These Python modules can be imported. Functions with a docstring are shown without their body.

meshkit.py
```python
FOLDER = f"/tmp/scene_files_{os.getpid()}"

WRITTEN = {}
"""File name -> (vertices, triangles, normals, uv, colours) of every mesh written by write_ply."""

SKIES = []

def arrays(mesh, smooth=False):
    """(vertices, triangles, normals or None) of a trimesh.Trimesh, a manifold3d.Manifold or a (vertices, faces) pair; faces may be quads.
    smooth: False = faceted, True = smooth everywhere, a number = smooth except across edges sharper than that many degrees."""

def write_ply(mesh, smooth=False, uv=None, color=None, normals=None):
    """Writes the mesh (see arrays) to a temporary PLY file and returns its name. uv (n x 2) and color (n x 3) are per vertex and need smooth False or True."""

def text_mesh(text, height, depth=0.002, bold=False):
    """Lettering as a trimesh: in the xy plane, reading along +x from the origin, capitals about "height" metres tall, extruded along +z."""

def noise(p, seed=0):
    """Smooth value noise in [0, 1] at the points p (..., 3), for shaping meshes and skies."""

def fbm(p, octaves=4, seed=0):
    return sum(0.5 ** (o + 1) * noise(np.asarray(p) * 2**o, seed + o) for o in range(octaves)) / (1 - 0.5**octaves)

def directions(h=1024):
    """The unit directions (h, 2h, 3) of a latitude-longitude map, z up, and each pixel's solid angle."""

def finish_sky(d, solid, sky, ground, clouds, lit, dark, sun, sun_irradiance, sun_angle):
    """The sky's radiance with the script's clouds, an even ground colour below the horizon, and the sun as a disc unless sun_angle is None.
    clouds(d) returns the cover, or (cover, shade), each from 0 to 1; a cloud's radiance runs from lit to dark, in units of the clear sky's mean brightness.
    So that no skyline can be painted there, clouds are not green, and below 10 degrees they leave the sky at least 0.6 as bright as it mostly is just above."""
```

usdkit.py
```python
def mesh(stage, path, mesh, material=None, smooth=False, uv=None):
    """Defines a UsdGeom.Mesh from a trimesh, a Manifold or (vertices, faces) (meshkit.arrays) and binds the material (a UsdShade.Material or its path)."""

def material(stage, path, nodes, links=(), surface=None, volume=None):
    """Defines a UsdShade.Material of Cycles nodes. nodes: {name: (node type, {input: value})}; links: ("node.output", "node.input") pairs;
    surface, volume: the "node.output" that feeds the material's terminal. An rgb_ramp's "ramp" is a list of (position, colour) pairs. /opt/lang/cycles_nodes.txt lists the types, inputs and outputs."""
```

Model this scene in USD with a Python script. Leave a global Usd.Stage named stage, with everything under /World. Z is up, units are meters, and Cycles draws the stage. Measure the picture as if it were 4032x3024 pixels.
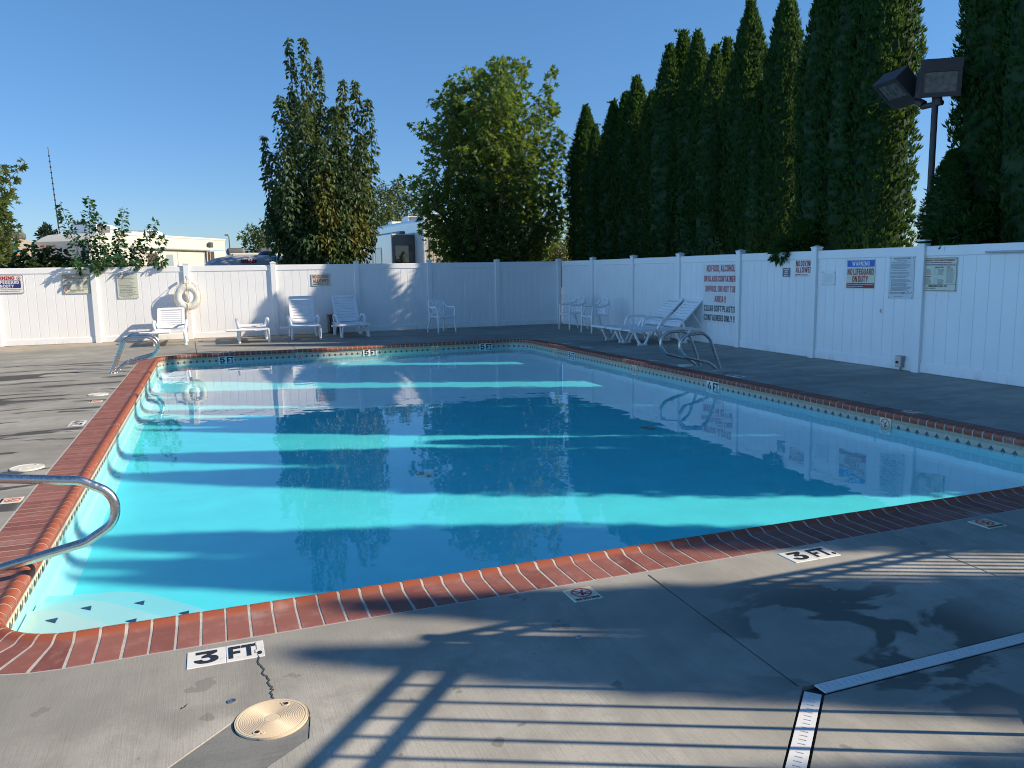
import math, random
import numpy as np, trimesh, usdkit, meshkit
import manifold3d as m3
from shapely.geometry import Polygon, LineString, Point, box as sbox
from shapely.ops import unary_union
from pxr import Usd, UsdGeom, UsdLux, UsdShade, Gf, Sdf

stage = Usd.Stage.CreateInMemory()
UsdGeom.SetStageUpAxis(stage, 'Z')
UsdGeom.SetStageMetersPerUnit(stage, 1.0)
UsdGeom.Xform.Define(stage, '/World')
UsdGeom.Scope.Define(stage, '/World/Looks')
random.seed(7)
RNG = np.random.default_rng(7)
PI = math.pi

# ------------------------------------------------------------------ camera, sky, sun, exposure
EYE = np.array([0.0, 0.0, 1.565])
CF = np.array([0.34639, 0.92745, -0.14060])
CR = np.array([0.93590, -0.35180, -0.01652])
CF /= np.linalg.norm(CF); CR -= CF * (CR @ CF); CR /= np.linalg.norm(CR); CU = np.cross(CR, CF)
cam = UsdGeom.Camera.Define(stage, '/World/Camera')
cam.CreateHorizontalApertureAttr(36.0); cam.CreateVerticalApertureAttr(27.0)
cam.CreateFocalLengthAttr(3145.32 / 4032 * 36.0)
cam.CreateClippingRangeAttr(Gf.Vec2f(0.05, 5000))
cam.CreateExposureAttr(0.55)
Mx = np.eye(4); Mx[0, :3], Mx[1, :3], Mx[2, :3], Mx[3, :3] = CR, CU, -CF, EYE
cam.AddTransformOp().Set(Gf.Matrix4d(*Mx.ravel().tolist()))

SUN_EL = math.radians(29.7)
SH = np.array([0.9076, -0.4199])                      # horizontal direction towards the sun
SUN = np.array([SH[0] * math.cos(SUN_EL), SH[1] * math.cos(SUN_EL), math.sin(SUN_EL)])
SKY_STRENGTH, SUN_I = 0.105, 1.20
usdkit.material(stage, '/World/Looks/sky_look', {
    'sky': ('sky_texture', {'sky_type': 'single_scattering', 'sun_disc': False, 'sun_elevation': SUN_EL,
                            'sun_rotation': math.atan2(SH[0], SH[1]), 'altitude': 200.0, 'air_density': 1.0,
                            'aerosol_density': 0.12, 'ozone_density': 3.0}),
    'sat': ('hsv', {'hue': 0.5, 'saturation': 1.22, 'value': 1.0, 'fac': 1.0}),
    'tc': ('texture_coordinate', {}), 'xyz': ('separate_xyz', {}),
    'low': ('map_range', {'range_type': 'smoothstep', 'from_min': -0.02, 'from_max': 0.42, 'to_min': 1.0, 'to_max': 0.0, 'clamp': True}),
    'dust': ('mix', {'mix_type': 'multiply', 'color2': (0.50, 0.62, 0.86)}),          # dusty air dims and blues the horizon evenly all round
    'bg': ('background_shader', {'strength': SKY_STRENGTH})},
    [('sky.color', 'sat.color'), ('tc.generated', 'xyz.vector'), ('xyz.z', 'low.value'), ('low.result', 'dust.fac'), ('sat.color', 'dust.color1'), ('dust.color', 'bg.color')], surface='bg.background')
dome = UsdLux.DomeLight.Define(stage, '/World/sky')
UsdShade.MaterialBindingAPI.Apply(dome.GetPrim()).Bind(UsdShade.Material.Get(stage, '/World/Looks/sky_look'))
sun = UsdLux.DistantLight.Define(stage, '/World/sun')
sun.CreateIntensityAttr(SUN_I); sun.CreateAngleAttr(0.53); sun.CreateNormalizeAttr(True)
sun.CreateColorAttr(Gf.Vec3f(1.0, 0.865, 0.68))
zx = SUN; xx = np.cross([0, 0, 1.0], zx); xx /= np.linalg.norm(xx); yx = np.cross(zx, xx)
Ms = np.eye(4); Ms[0, :3], Ms[1, :3], Ms[2, :3] = xx, yx, zx; Ms[3, :3] = [30, -14, 40]
sun.AddTransformOp().Set(Gf.Matrix4d(*Ms.ravel().tolist()))
for p_ in (dome.GetPrim(), ):
    p_.SetCustomDataByKey('kind', 'structure')

# ------------------------------------------------------------------ helpers
_names = {}
def uniq(parent, name):
    k = (parent, name); n = _names.get(k, -1) + 1; _names[k] = n
    return f'{parent}/{name}' if n == 0 else f'{parent}/{name}_{n:03d}'

def data(prim, **kw):
    for k, v in kw.items():
        if v: prim.SetCustomDataByKey(k, v)

def thing(name, label, cat, loc=(0, 0, 0), rz=0.0, scale=None, group=None, src=None, kind=None):
    p = uniq('/World', name)
    x = UsdGeom.Xform.Define(stage, p)
    if src:
        x.GetPrim().GetReferences().AddInternalReference(src); x.GetPrim().SetInstanceable(True)
        x.ClearXformOpOrder()
    x.AddTranslateOp().Set(Gf.Vec3d(*map(float, loc)))
    x.AddRotateZOp().Set(math.degrees(rz))
    x.AddScaleOp().Set(Gf.Vec3f(*map(float, scale or (1, 1, 1))))
    data(x.GetPrim(), label=label, category=cat, group=group, kind=kind)
    return p

class MB:
    """collects triangles for one mesh"""
    def __init__(s): s.v, s.f, s.n = [], [], 0
    def raw(s, v, f):
        v = np.asarray(v, float); f = np.asarray(f, int)
        if f.shape[1] == 4: f = np.vstack([f[:, [0, 1, 2]], f[:, [0, 2, 3]]])
        s.v.append(v); s.f.append(f + s.n); s.n += len(v); return s
    def tm(s, m, T=None):
        v = np.asarray(m.vertices)
        if T is not None: v = v @ T[:3, :3].T + T[:3, 3]
        return s.raw(v, m.faces)
    def box(s, c, size, ch=0.0, T=None):
        return s.tm(cbox(c, size, ch), T)
    def tube(s, pts, r, sides=10, cap=True):
        return s.raw(*tube(pts, r, sides, cap))
    def mesh(s):
        return (np.vstack(s.v), np.vstack(s.f)) if s.v else (np.zeros((0, 3)), np.zeros((0, 3), int))

_hull = {}
def cbox(c, size, ch=0.0):
    sx, sy, sz = size; c = np.asarray(c, float)
    if ch <= 0:
        m = trimesh.creation.box((sx, sy, sz)); m.apply_translation(c); return m
    k = (round(sx, 4), round(sy, 4), round(sz, 4), round(ch, 4))
    if k not in _hull:
        h = np.array([sx, sy, sz]) / 2; P = []
        for sg in np.ndindex(2, 2, 2):
            g = np.array(sg) * 2 - 1
            for a in range(3):
                q = h - ch; q = q.copy(); q[a] = h[a]; P.append(q * g)
        _hull[k] = trimesh.convex.convex_hull(np.array(P))
    m = _hull[k].copy(); m.apply_translation(c); return m

def tube(pts, r, sides=10, cap=True):
    p = np.asarray(pts, float); r = np.broadcast_to(np.asarray(r, float), (len(p),))
    t = np.gradient(p, axis=0); t /= np.linalg.norm(t, axis=1, keepdims=True) + 1e-12
    a = np.cross(t[0], [0, 0, 1.0])
    if np.linalg.norm(a) < .1: a = np.cross(t[0], [1.0, 0, 0])
    A = []
    for i in range(len(p)):
        a = a - t[i] * (a @ t[i]); a /= np.linalg.norm(a); A.append(a)
    A = np.array(A); B = np.cross(t, A)
    g = np.arange(sides) * 2 * PI / sides
    v = p[:, None] + r[:, None, None] * (np.cos(g)[None, :, None] * A[:, None] + np.sin(g)[None, :, None] * B[:, None])
    i, j = np.meshgrid(np.arange(len(p) - 1), np.arange(sides), indexing='ij')
    q = np.stack([i * sides + j, i * sides + (j + 1) % sides, (i + 1) * sides + (j + 1) % sides, (i + 1) * sides + j], -1).reshape(-1, 4)
    f = np.vstack([q[:, [0, 1, 2]], q[:, [0, 2, 3]]]); v = v.reshape(-1, 3)
    if cap:
        n = len(v); v = np.vstack([v, p[0], p[-1]]); k = np.arange(sides); e = (len(p) - 1) * sides
        f = np.vstack([f, np.c_[np.full(sides, n), (k + 1) % sides, k], np.c_[np.full(sides, n + 1), e + k, e + (k + 1) % sides]])
    return v, f

def smoothpath(pts, n=8):
    """Catmull-Rom through points"""
    p = np.asarray(pts, float); p = np.vstack([2 * p[0] - p[1], p, 2 * p[-1] - p[-2]]); out = []
    for i in range(1, len(p) - 2):
        t = np.linspace(0, 1, n, endpoint=False)[:, None]
        a, b, c, d = p[i - 1], p[i], p[i + 1], p[i + 2]
        out.append(.5 * ((2 * b) + (c - a) * t + (2 * a - 5 * b + 4 * c - d) * t ** 2 + (3 * b - a - 3 * c + d) * t ** 3))
    return np.vstack(out + [p[-2:-1]])

def frame(o, X, Y=None, Z=None):
    X = np.asarray(X, float); X = X / np.linalg.norm(X)
    if Y is None: Z = np.asarray(Z, float); Y = np.cross(Z, X)
    Y = np.asarray(Y, float); Y = Y / np.linalg.norm(Y); Z = np.cross(X, Y)
    T = np.eye(4); T[:3, 0], T[:3, 1], T[:3, 2], T[:3, 3] = X, Y, Z, o
    return T

def xf(m, T):
    v, f = (m.vertices, m.faces) if hasattr(m, 'vertices') else m
    return np.asarray(v) @ T[:3, :3].T + T[:3, 3], np.asarray(f)

def add(parent, name, m, mat, smooth=False, label=None, kind=None):
    if isinstance(m, MB): m = m.mesh()
    p = uniq(parent, name)
    if smooth:
        v_, f_ = (m.vertices, m.faces) if hasattr(m, 'vertices') else m
        f_ = np.asarray(f_); f_ = np.vstack([f_[:, [0, 1, 2]], f_[:, [0, 2, 3]]]) if f_.shape[1] == 4 else f_
        f_ = f_[(f_[:, 0] != f_[:, 1]) & (f_[:, 1] != f_[:, 2]) & (f_[:, 0] != f_[:, 2])]; u_, inv = np.unique(f_, return_inverse=True)
        m = (np.asarray(v_)[u_], inv.reshape(-1, 3))
    g = usdkit.mesh(stage, p, m, MAT[mat] if isinstance(mat, str) else mat, smooth=smooth)
    data(g.GetPrim(), label=label, kind=kind)
    return p

def top(name, m, mat, label=None, cat=None, group=None, kind=None, smooth=False):
    if isinstance(m, MB): m = m.mesh()
    p = uniq('/World', name)
    g = usdkit.mesh(stage, p, m, MAT[mat], smooth=smooth)
    data(g.GetPrim(), label=label, category=cat, group=group, kind=kind)
    return p

def extrude(poly, z0, z1):
    m = MB()
    for g in getattr(poly, 'geoms', [poly]):
        if g.area < 1e-6: continue
        t = trimesh.creation.extrude_polygon(g, z1 - z0, engine='earcut'); t.apply_translation([0, 0, z0]); m.tm(t)
    return m

# ------------------------------------------------------------------ materials
class NG:
    def __init__(s): s.nodes, s.links, s.k = {}, [], 0
    def __call__(s, kind, **kw):
        s.k += 1; nm = f'n{s.k}'; inp = {}
        for a, b in kw.items():
            if isinstance(b, str) and b.startswith('@'): s.links.append((b[1:], f'{nm}.{a}'))
            else: inp[a] = b
        s.nodes[nm] = (kind, inp); return nm
    def math(s, op, a, b=0.0, c=0.0, clamp=False):
        return '@' + s('math', math_type=op, value1=a, value2=b, value3=c, use_clamp=clamp) + '.value'
    def noise(s, vec, scale, detail=3.0, rough=.55, dist=0.0):
        return '@' + s('noise_texture', vector=vec, scale=scale, detail=detail, roughness=rough, distortion=dist) + '.fac'
    def map(s, vec, scale=(1, 1, 1), rot=(0, 0, 0), loc=(0, 0, 0)):
        return '@' + s('mapping', vector=vec, scale=scale, rotation=rot, location=loc) + '.vector'
    def ramp(s, fac, stops):
        return '@' + s('rgb_ramp', fac=fac, ramp=stops) + '.color'
    def rangef(s, v, a, b, c=0.0, d=1.0, typ='smoothstep'):
        return '@' + s('map_range', value=v, from_min=a, from_max=b, to_min=c, to_max=d, clamp=True, range_type=typ) + '.result'
    def mix(s, fac, a, b, typ='mix'):
        return '@' + s('mix', mix_type=typ, fac=fac, color1=a, color2=b) + '.color'
    def pos(s): return '@' + s('geometry') + '.position'
    def obj(s): return '@' + s('texture_coordinate') + '.object'
    def bump(s, h, strength=.3, dist=.01): return '@' + s('bump', height=h, strength=strength, distance=dist) + '.normal'
    def prin(s, **kw): return s('principled_bsdf', **kw)
    def out(s, name, node): 
        m = usdkit.material(stage, f'/World/Looks/{name}', s.nodes, s.links, surface=node)
        MAT[name] = m; return m
MAT = {}
def sc(c, k): return tuple(min(1.0, x * k) for x in c)

def pmat(name, color, rough=.5, metal=0.0, var=.08, scale=6.0, bump=0.0, bscale=60.0, objspace=False, coat=0.0, spec=.5, dirt=None):
    g = NG(); v = g.obj() if objspace else g.pos()
    n = g.noise(v, scale, 4.0)
    col = g.ramp(n, [(.25, sc(color, 1 - var)), (.75, sc(color, 1 + var))])
    if dirt:
        n2 = g.noise(v, dirt[1], 5.0, .65); f = g.rangef(n2, dirt[2], dirt[3]); col = g.mix(f, col, dirt[0])
    kw = dict(base_color=col, roughness=rough, metallic=metal, coat_weight=coat, specular_ior_level=spec)
    if bump: kw['normal'] = g.bump(g.noise(v, bscale, 3.0), bump, .004)
    g.out(name, g.prin(**kw) + '.BSDF')

def glassmat(name, tint=(.02, .025, .03), rough=.03):
    g = NG(); g.out(name, g.prin(base_color=tint, roughness=rough, specular_ior_level=.8, coat_weight=.5) + '.BSDF')

def leafmat(name, ramp, trans, tf=.35, rough=.5, spec=.35):
    g = NG(); geo = g('geometry')
    col = g.ramp('@' + geo + '.random_per_island', ramp)
    p = g.prin(base_color=col, roughness=rough, specular_ior_level=spec)
    tcol = g.mix(.55, col, trans)
    t = g('translucent_bsdf', color=tcol)
    m = g('mix_closure', fac=tf, closure1='@' + p + '.BSDF', closure2='@' + t + '.BSDF')
    g.out(name, m + '.closure')

# concrete -----------------------------------------------------------
def concrete(name, base, broom, wet=None, tan=False):
    g = NG(); P = g.pos(); sep = g('separate_xyz', vector=P); X, Y = f'@{sep}.x', f'@{sep}.y'
    n1 = g.noise(P, .55, 5.0, .6); n2 = g.noise(P, 3.2, 6.0, .65); n3 = g.noise(P, 95.0, 3.0, .6)
    n4 = g.noise(g.map(P, (1.0, 0.16, 1.0) if broom == 'y' else (0.16, 1.0, 1.0)), 2.4, 5.0, .6, .3)
    col = g.ramp(n1, [(.34, sc(base, .72)), (.50, base), (.66, sc(base, 1.24))])
    col = g.mix(g.rangef(n2, .42, .66, 0, .55), col, sc(base, .70))
    col = g.mix(g.rangef(n4, .47, .66, 0, .60), col, sc((base[0] * .97, base[1], base[2] * 1.0), .62))
    n5 = g.noise(g.map(P, (1, 1, 1), loc=(3.1, 7.7, 0)), 1.35, 6.0, .7); col = g.mix(g.rangef(n5, .56, .70, 0, .40), col, sc(base, 1.45))
    n6 = g.noise(g.map(P, (1, 1, 1), loc=(9.3, 1.7, 0)), 5.5, 3.0, .5); col = g.mix(g.rangef(n6, .70, .715, 0, .60), col, sc(base, .40))
    col = g.mix(g.rangef(n3, .50, .72, 0, .40), col, sc(base, .62))
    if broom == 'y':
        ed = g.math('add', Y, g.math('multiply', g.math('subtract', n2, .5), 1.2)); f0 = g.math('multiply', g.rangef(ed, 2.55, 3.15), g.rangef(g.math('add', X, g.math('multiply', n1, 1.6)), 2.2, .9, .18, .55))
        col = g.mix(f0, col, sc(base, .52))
    # fine broom lines
    lines = g.noise(g.map(P, (170.0, 5.0, 1.0) if broom == 'y' else (5.0, 170.0, 1.0)), 1.0, 2.0, .5)
    col = g.mix(g.rangef(lines, .52, .72, 0, .34), col, sc(base, .60))
    rough = .82
    if wet:
        wv = g.noise(g.map(P, wet['scale'], loc=wet.get('loc', (0, 0, 0)), rot=wet.get('rot', (0, 0, 0))), wet['n'], 4.0, .55, wet.get('dist', .6))
        f = g.rangef(wv, wet['t0'], wet['t1'])
        for ax, a, b in wet.get('lim', []):
            f = g.math('multiply', f, g.rangef(X if ax == 'x' else Y, a, b))
        if 'c' in wet:
            d = g('vector_math', math_type='distance', vector1=P, vector2=wet['c'])
            f = g.math('multiply', f, g.rangef(f'@{d}.value', wet['r1'], wet['r0']))
        col = g.mix(f, col, wet['col'])
        rough = g.rangef(f, 0.0, 1.0, .82, wet.get('rough', .45))
    h = g.math('add', g.math('multiply', lines, .6), g.math('multiply', n3, .6))
    nrm = g.bump(h, .35, .0035)
    g.out(name, g.prin(base_color=col, roughness=rough, normal=nrm, specular_ior_level=.35) + '.BSDF')

CB = (.345, .328, .283)
concrete('concrete_near', sc(CB, 1.22), 'y', wet=dict(scale=(1, 1.6, 1), rot=(0, 0, .3), n=1.7, t0=.49, t1=.54, c=(2.55, 2.5, 0), r0=.35, r1=.85, col=(.125, .125, .105), rough=.6))
concrete('concrete_left', sc(CB, 1.02), 'x', wet=dict(scale=(.55, 2.6, 1), rot=(0, 0, .10), n=.95, t0=.545, t1=.560, lim=[('x', -1.25, -1.4), ('y', 3.8, 5.2), ('y', 19.0, 16.5)], col=(.085, .076, .062), rough=.6, dist=.5))
concrete('concrete_right', sc(CB, 1.12), 'x', wet=dict(scale=(.9, 1.5, 1), n=1.1, t0=.62, t1=.645, lim=[('x', 6.9, 7.1), ('x', 8.6, 8.2)], col=(.12, .115, .10), rough=.4))
concrete('concrete_far', sc(CB, .98), 'x')
concrete('concrete_tan', (.40, .345, .265), 'x')
concrete('concrete_patch', (.215, .215, .200), 'x')
pmat('joint_dark', (.06, .055, .05), .9)
pmat('ground_gravel', (.22, .20, .16), .95, var=.25, scale=3.0, bump=.6, bscale=30)

# brick --------------------------------------------------------------
g = NG(); P = g.pos(); oi = g('object_info'); geo = g('geometry')
zz = '@' + g('separate_xyz', vector=P) + '.z'
c0 = g.ramp(f'@{oi}.random', [(0, (.235, .088, .066)), (.4, (.285, .108, .080)), (.7, (.31, .122, .092)), (1, (.20, .066, .052))])
n1 = g.noise(P, 9.0, 6.0, .65); n2 = g.noise(P, 45.0, 4.0, .6)
c1 = g.mix(g.rangef(n1, .45, .78, 0, .55), c0, (.42, .215, .175))        # chalky bloom
c1 = g.mix(g.rangef(n2, .58, .8, 0, .35), c1, (.15, .06, .045))
c2 = g.mix(g.rangef(zz, .004, .016), c1, g.mix(g.rangef(n1, .4, .8, 0, .35), (.33, .088, .042), (.25, .070, .042)))  # worn glaze of the raised nosing
c2 = g.mix(g.rangef(zz, -.004, -.012), c2, (.30, .075, .038))
n3 = g.noise(P, 2.1, 4.0, .6)
c2 = g.mix(g.rangef(n3, .60, .72, 0, .5), c2, (.45, .33, .29))
g.out('brick', g.prin(base_color=c2, roughness=.64, specular_ior_level=.3, normal=g.bump(n2, .25, .003)) + '.BSDF')
pmat('mortar', (.46, .44, .39), .9, var=.2, scale=25, bump=.5, bscale=120)
pmat('sealant', (.42, .42, .41), .7, var=.12, scale=12)
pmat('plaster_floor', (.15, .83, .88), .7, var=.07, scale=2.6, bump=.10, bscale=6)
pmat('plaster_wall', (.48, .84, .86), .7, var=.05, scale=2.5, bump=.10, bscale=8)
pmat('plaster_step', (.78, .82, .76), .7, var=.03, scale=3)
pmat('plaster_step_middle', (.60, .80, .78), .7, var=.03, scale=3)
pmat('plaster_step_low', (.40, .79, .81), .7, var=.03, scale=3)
pmat('navy_tile', (.02, .03, .09), .25)
pmat('tile_beige', (.42, .38, .27), .35, var=.22, scale=26)
pmat('tile_dark', (.075, .085, .08), .3, var=.3, scale=26)
pmat('tile_light', (.50, .45, .34), .35, var=.15, scale=26)
pmat('grout', (.52, .49, .40), .8, var=.1, scale=10)
pmat('marker_white', (.78, .76, .70), .35, var=.05, scale=20, dirt=((.55, .50, .42), 14.0, .55, .85))
pmat('marker_cream', (.74, .66, .50), .4, var=.06, scale=20)
pmat('marker_black', (.022, .022, .025), .45, var=.3, scale=60)
pmat('marker_red', (.55, .10, .07), .45, var=.12, scale=40)
pmat('skimmer_tan', (.70, .56, .38), .5, var=.05, scale=8, bump=.1, bscale=90)
pmat('skimmer_white', (.72, .68, .58), .5, var=.05, scale=8)
pmat('drain_white', (.74, .74, .72), .5, var=.05, scale=15)
# vinyl fence
g = NG(); P = g.pos(); n = g.noise(P, 1.3, 5.0, .6); zz = '@' + g('separate_xyz', vector=P) + '.z'
col = g.ramp(n, [(.3, (.82, .82, .81)), (.7, (.87, .87, .86))])
low = g.math('multiply', g.rangef(zz, .16, .0), g.rangef(g.noise(g.map(P, (6, 6, 1)), 1.0, 4.0, .6), .45, .75, 0, .5))
col = g.mix(low, col, (.55, .50, .42))
streak = g.rangef(g.noise(g.map(P, (9, 9, .5)), 1.0, 3.0, .5), .62, .8, 0, .10); col = g.mix(streak, col, (.60, .58, .54))
g.out('vinyl', g.prin(base_color=col, roughness=.38, specular_ior_level=.45) + '.BSDF')
pmat('resin_white', (.82, .82, .82), .42, var=.03, scale=8, objspace=True)
g = NG(); n = g.noise(g.pos(), 60.0, 3.0)
g.out('stainless', g.prin(base_color=(.62, .60, .57), metallic=1.0, roughness=g.rangef(n, .3, .7, .20, .34)) + '.BSDF')
pmat('alloy', (.60, .60, .60), .35, metal=.9)
pmat('iron_black', (.015, .015, .016), .45)
pmat('bronze_dark', (.035, .032, .034), .5, var=.2, scale=10)
pmat('lens_grey', (.09, .10, .095), .15, var=.5, scale=14)
pmat('sign_cream', (.66, .66, .52), .45, var=.04, scale=6)
pmat('sign_white', (.76, .75, .72), .42, var=.03, scale=6)
pmat('sign_greygreen', (.58, .61, .50), .5, var=.05, scale=6)
pmat('sign_paper', (.62, .66, .66), .5, var=.04, scale=8)
pmat('sign_plaque', (.16, .15, .19), .5)
pmat('ink_red', (.42, .030, .028), .5)
pmat('ink_orange_red', (.50, .075, .035), .5)
pmat('ink_black', (.02, .02, .025), .5)
pmat('ink_grey', (.17, .17, .17), .6)
pmat('ink_navy', (.03, .035, .17), .45)
pmat('ink_blue', (.02, .13, .52), .45)
pmat('ink_white', (.78, .78, .74), .5)
pmat('ring_white', (.74, .70, .60), .6, var=.06, scale=12)
pmat('rope', (.55, .49, .38), .9, var=.2, scale=50)
pmat('rv_white', (.64, .62, .51), .35, var=.02, scale=2)
pmat('rv_front', (.62, .63, .62), .30, var=.02, scale=2)
pmat('rv_roof', (.68, .63, .56), .7, var=.05)
pmat('rv_trim', (.55, .54, .50), .4)
pmat('rv_blue', (.25, .42, .58), .4)
pmat('rv_gloss', (.55, .58, .58), .08, var=.02, scale=1, coat=.6)
pmat('rv_grey', (.10, .105, .11), .4)
pmat('rv_tan', (.40, .35, .28), .5, var=.05)
pmat('ac_grey', (.12, .12, .115), .6)
pmat('ac_white', (.75, .74, .70), .5)
pmat('lamp_red', (.30, .02, .025), .3)
pmat('silver_shell', (.44, .44, .44), .38, metal=.15, var=.05)
pmat('dark_navy', (.03, .045, .07), .4)
pmat('rubber', (.02, .02, .02), .8)
pmat('umb_blue', (.03, .30, .45), .8); pmat('umb_orange', (.55, .17, .06), .8)
pmat('bark', (.11, .085, .065), .9, var=.3, scale=8, bump=.8, bscale=14)
pmat('heater_grey', (.22, .20, .19), .6, var=.1, scale=15)
pmat('box_grey', (.34, .33, .31), .5, metal=.2)
glassmat('window_dark'); glassmat('window_pale', (.30, .36, .38), .05); glassmat('window_brown', (.09, .06, .04), .06)
leafmat('pear_leaf', [(0, (.040, .078, .024)), (.45, (.062, .115, .032)), (.8, (.100, .155, .042)), (1, (.15, .19, .055))], (.24, .30, .04), .30)
leafmat('pear_autumn', [(0, (.10, .13, .025)), (.4, (.22, .17, .03)), (.75, (.34, .19, .03)), (1, (.36, .13, .03))], (.40, .22, .03), .35)
leafmat('maple_leaf', [(0, (.060, .120, .030)), (.4, (.098, .185, .040)), (.8, (.15, .235, .052)), (1, (.22, .28, .07))], (.38, .50, .05), .44)
leafmat('locust_leaf', [(0, (.06, .10, .030)), (.5, (.11, .15, .035)), (1, (.19, .18, .04))], (.28, .30, .04), .4)
leafmat('maple_yellow', [(0, (.08, .12, .03)), (.5, (.14, .18, .035)), (1, (.24, .21, .045))], (.34, .36, .05), .42)
leafmat('yellow_leaf', [(0, (.12, .14, .03)), (.5, (.24, .20, .035)), (1, (.36, .25, .04))], (.40, .34, .05), .4)
leafmat('arb_leaf', [(0, (.026, .082, .018)), (.5, (.040, .122, .024)), (.85, (.072, .168, .032)), (1, (.14, .18, .04))], (.22, .34, .03), .28, rough=.65, spec=.2)
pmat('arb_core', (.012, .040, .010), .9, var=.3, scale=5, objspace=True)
leafmat('mulberry_leaf', [(0, (.035, .10, .040)), (.5, (.06, .15, .055)), (1, (.10, .20, .06))], (.18, .32, .06), .4)
leafmat('viburnum_leaf', [(0, (.030, .060, .018)), (.6, (.055, .095, .026)), (1, (.11, .11, .035))], (.16, .22, .03), .3)
leafmat('conifer_leaf', [(0, (.03, .055, .03)), (1, (.06, .10, .045))], (.1, .15, .05), .2)
# water: clear interface that reflects by Fresnel and tints what is seen through it
g = NG(); P = g.pos()
h = g.math('add', g.noise(g.map(P, (1, 1, 1)), 1.6, 2.0, .5), g.math('multiply', g.noise(g.map(P, (1.0, .8, 1)), 6.0, 2.0, .5), .16))
nrm = g.bump(h, .028, .10)
gl = g('glossy_bsdf', color=(1, 1, 1), roughness=.0, normal=nrm)
tr = g('transparent_bsdf', color=(.76, .955, .975))
lw = g('layer_weight', blend=.5)
fac_ = g.math('add', g.math('multiply', g.math('power', f'@{lw}.facing', 5.0), .98), .02)   # Schlick, the same from either side
g.out('water_look', g('mix_closure', fac=fac_, closure1=f'@{tr}.BSDF', closure2=f'@{gl}.BSDF') + '.closure')

# ------------------------------------------------------------------ pool geometry
PX0, PX1, PY0, PY1 = -0.992, 6.602, 3.835, 16.977
RADII = dict(nl=.34, nr=.50, fr=.55, fl=.55)          # inner corner radii
WATER_Z, FLOOR_Z = -0.133, -0.36
WALL = -0.042                                          # the wall stands back under the bullnose
COPE = .335

def rounded(inset, n=10):
    """outline of the pool pulled in by inset, counter-clockwise, always the same number of points"""
    P = []
    for (cx, cy, sx, sy, a0, k) in ((PX0, PY0, 1, 1, PI, 'nl'), (PX1, PY0, -1, 1, 1.5 * PI, 'nr'), (PX1, PY1, -1, -1, 0, 'fr'), (PX0, PY1, 1, -1, .5 * PI, 'fl')):
        R = RADII[k]; r = max(R - inset, .02); o = max(R, inset + .02)
        c = np.array([cx + sx * o, cy + sy * o])
        for t in np.linspace(0, PI / 2, n):
            P.append(c + r * np.array([math.cos(a0 + t), math.sin(a0 + t)]))
    return np.array(P)

def loft(rings):
    n = len(rings[0]); v = np.vstack(rings); f = []
    for k in range(len(rings) - 1):
        for i in range(n):
            j = (i + 1) % n; f.append([k * n + i, k * n + j, (k + 1) * n + j, (k + 1) * n + i])
    return v, np.array(f)

def ring3(inset, z): 
    r = rounded(inset); return np.c_[r, np.full(len(r), z)]

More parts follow.
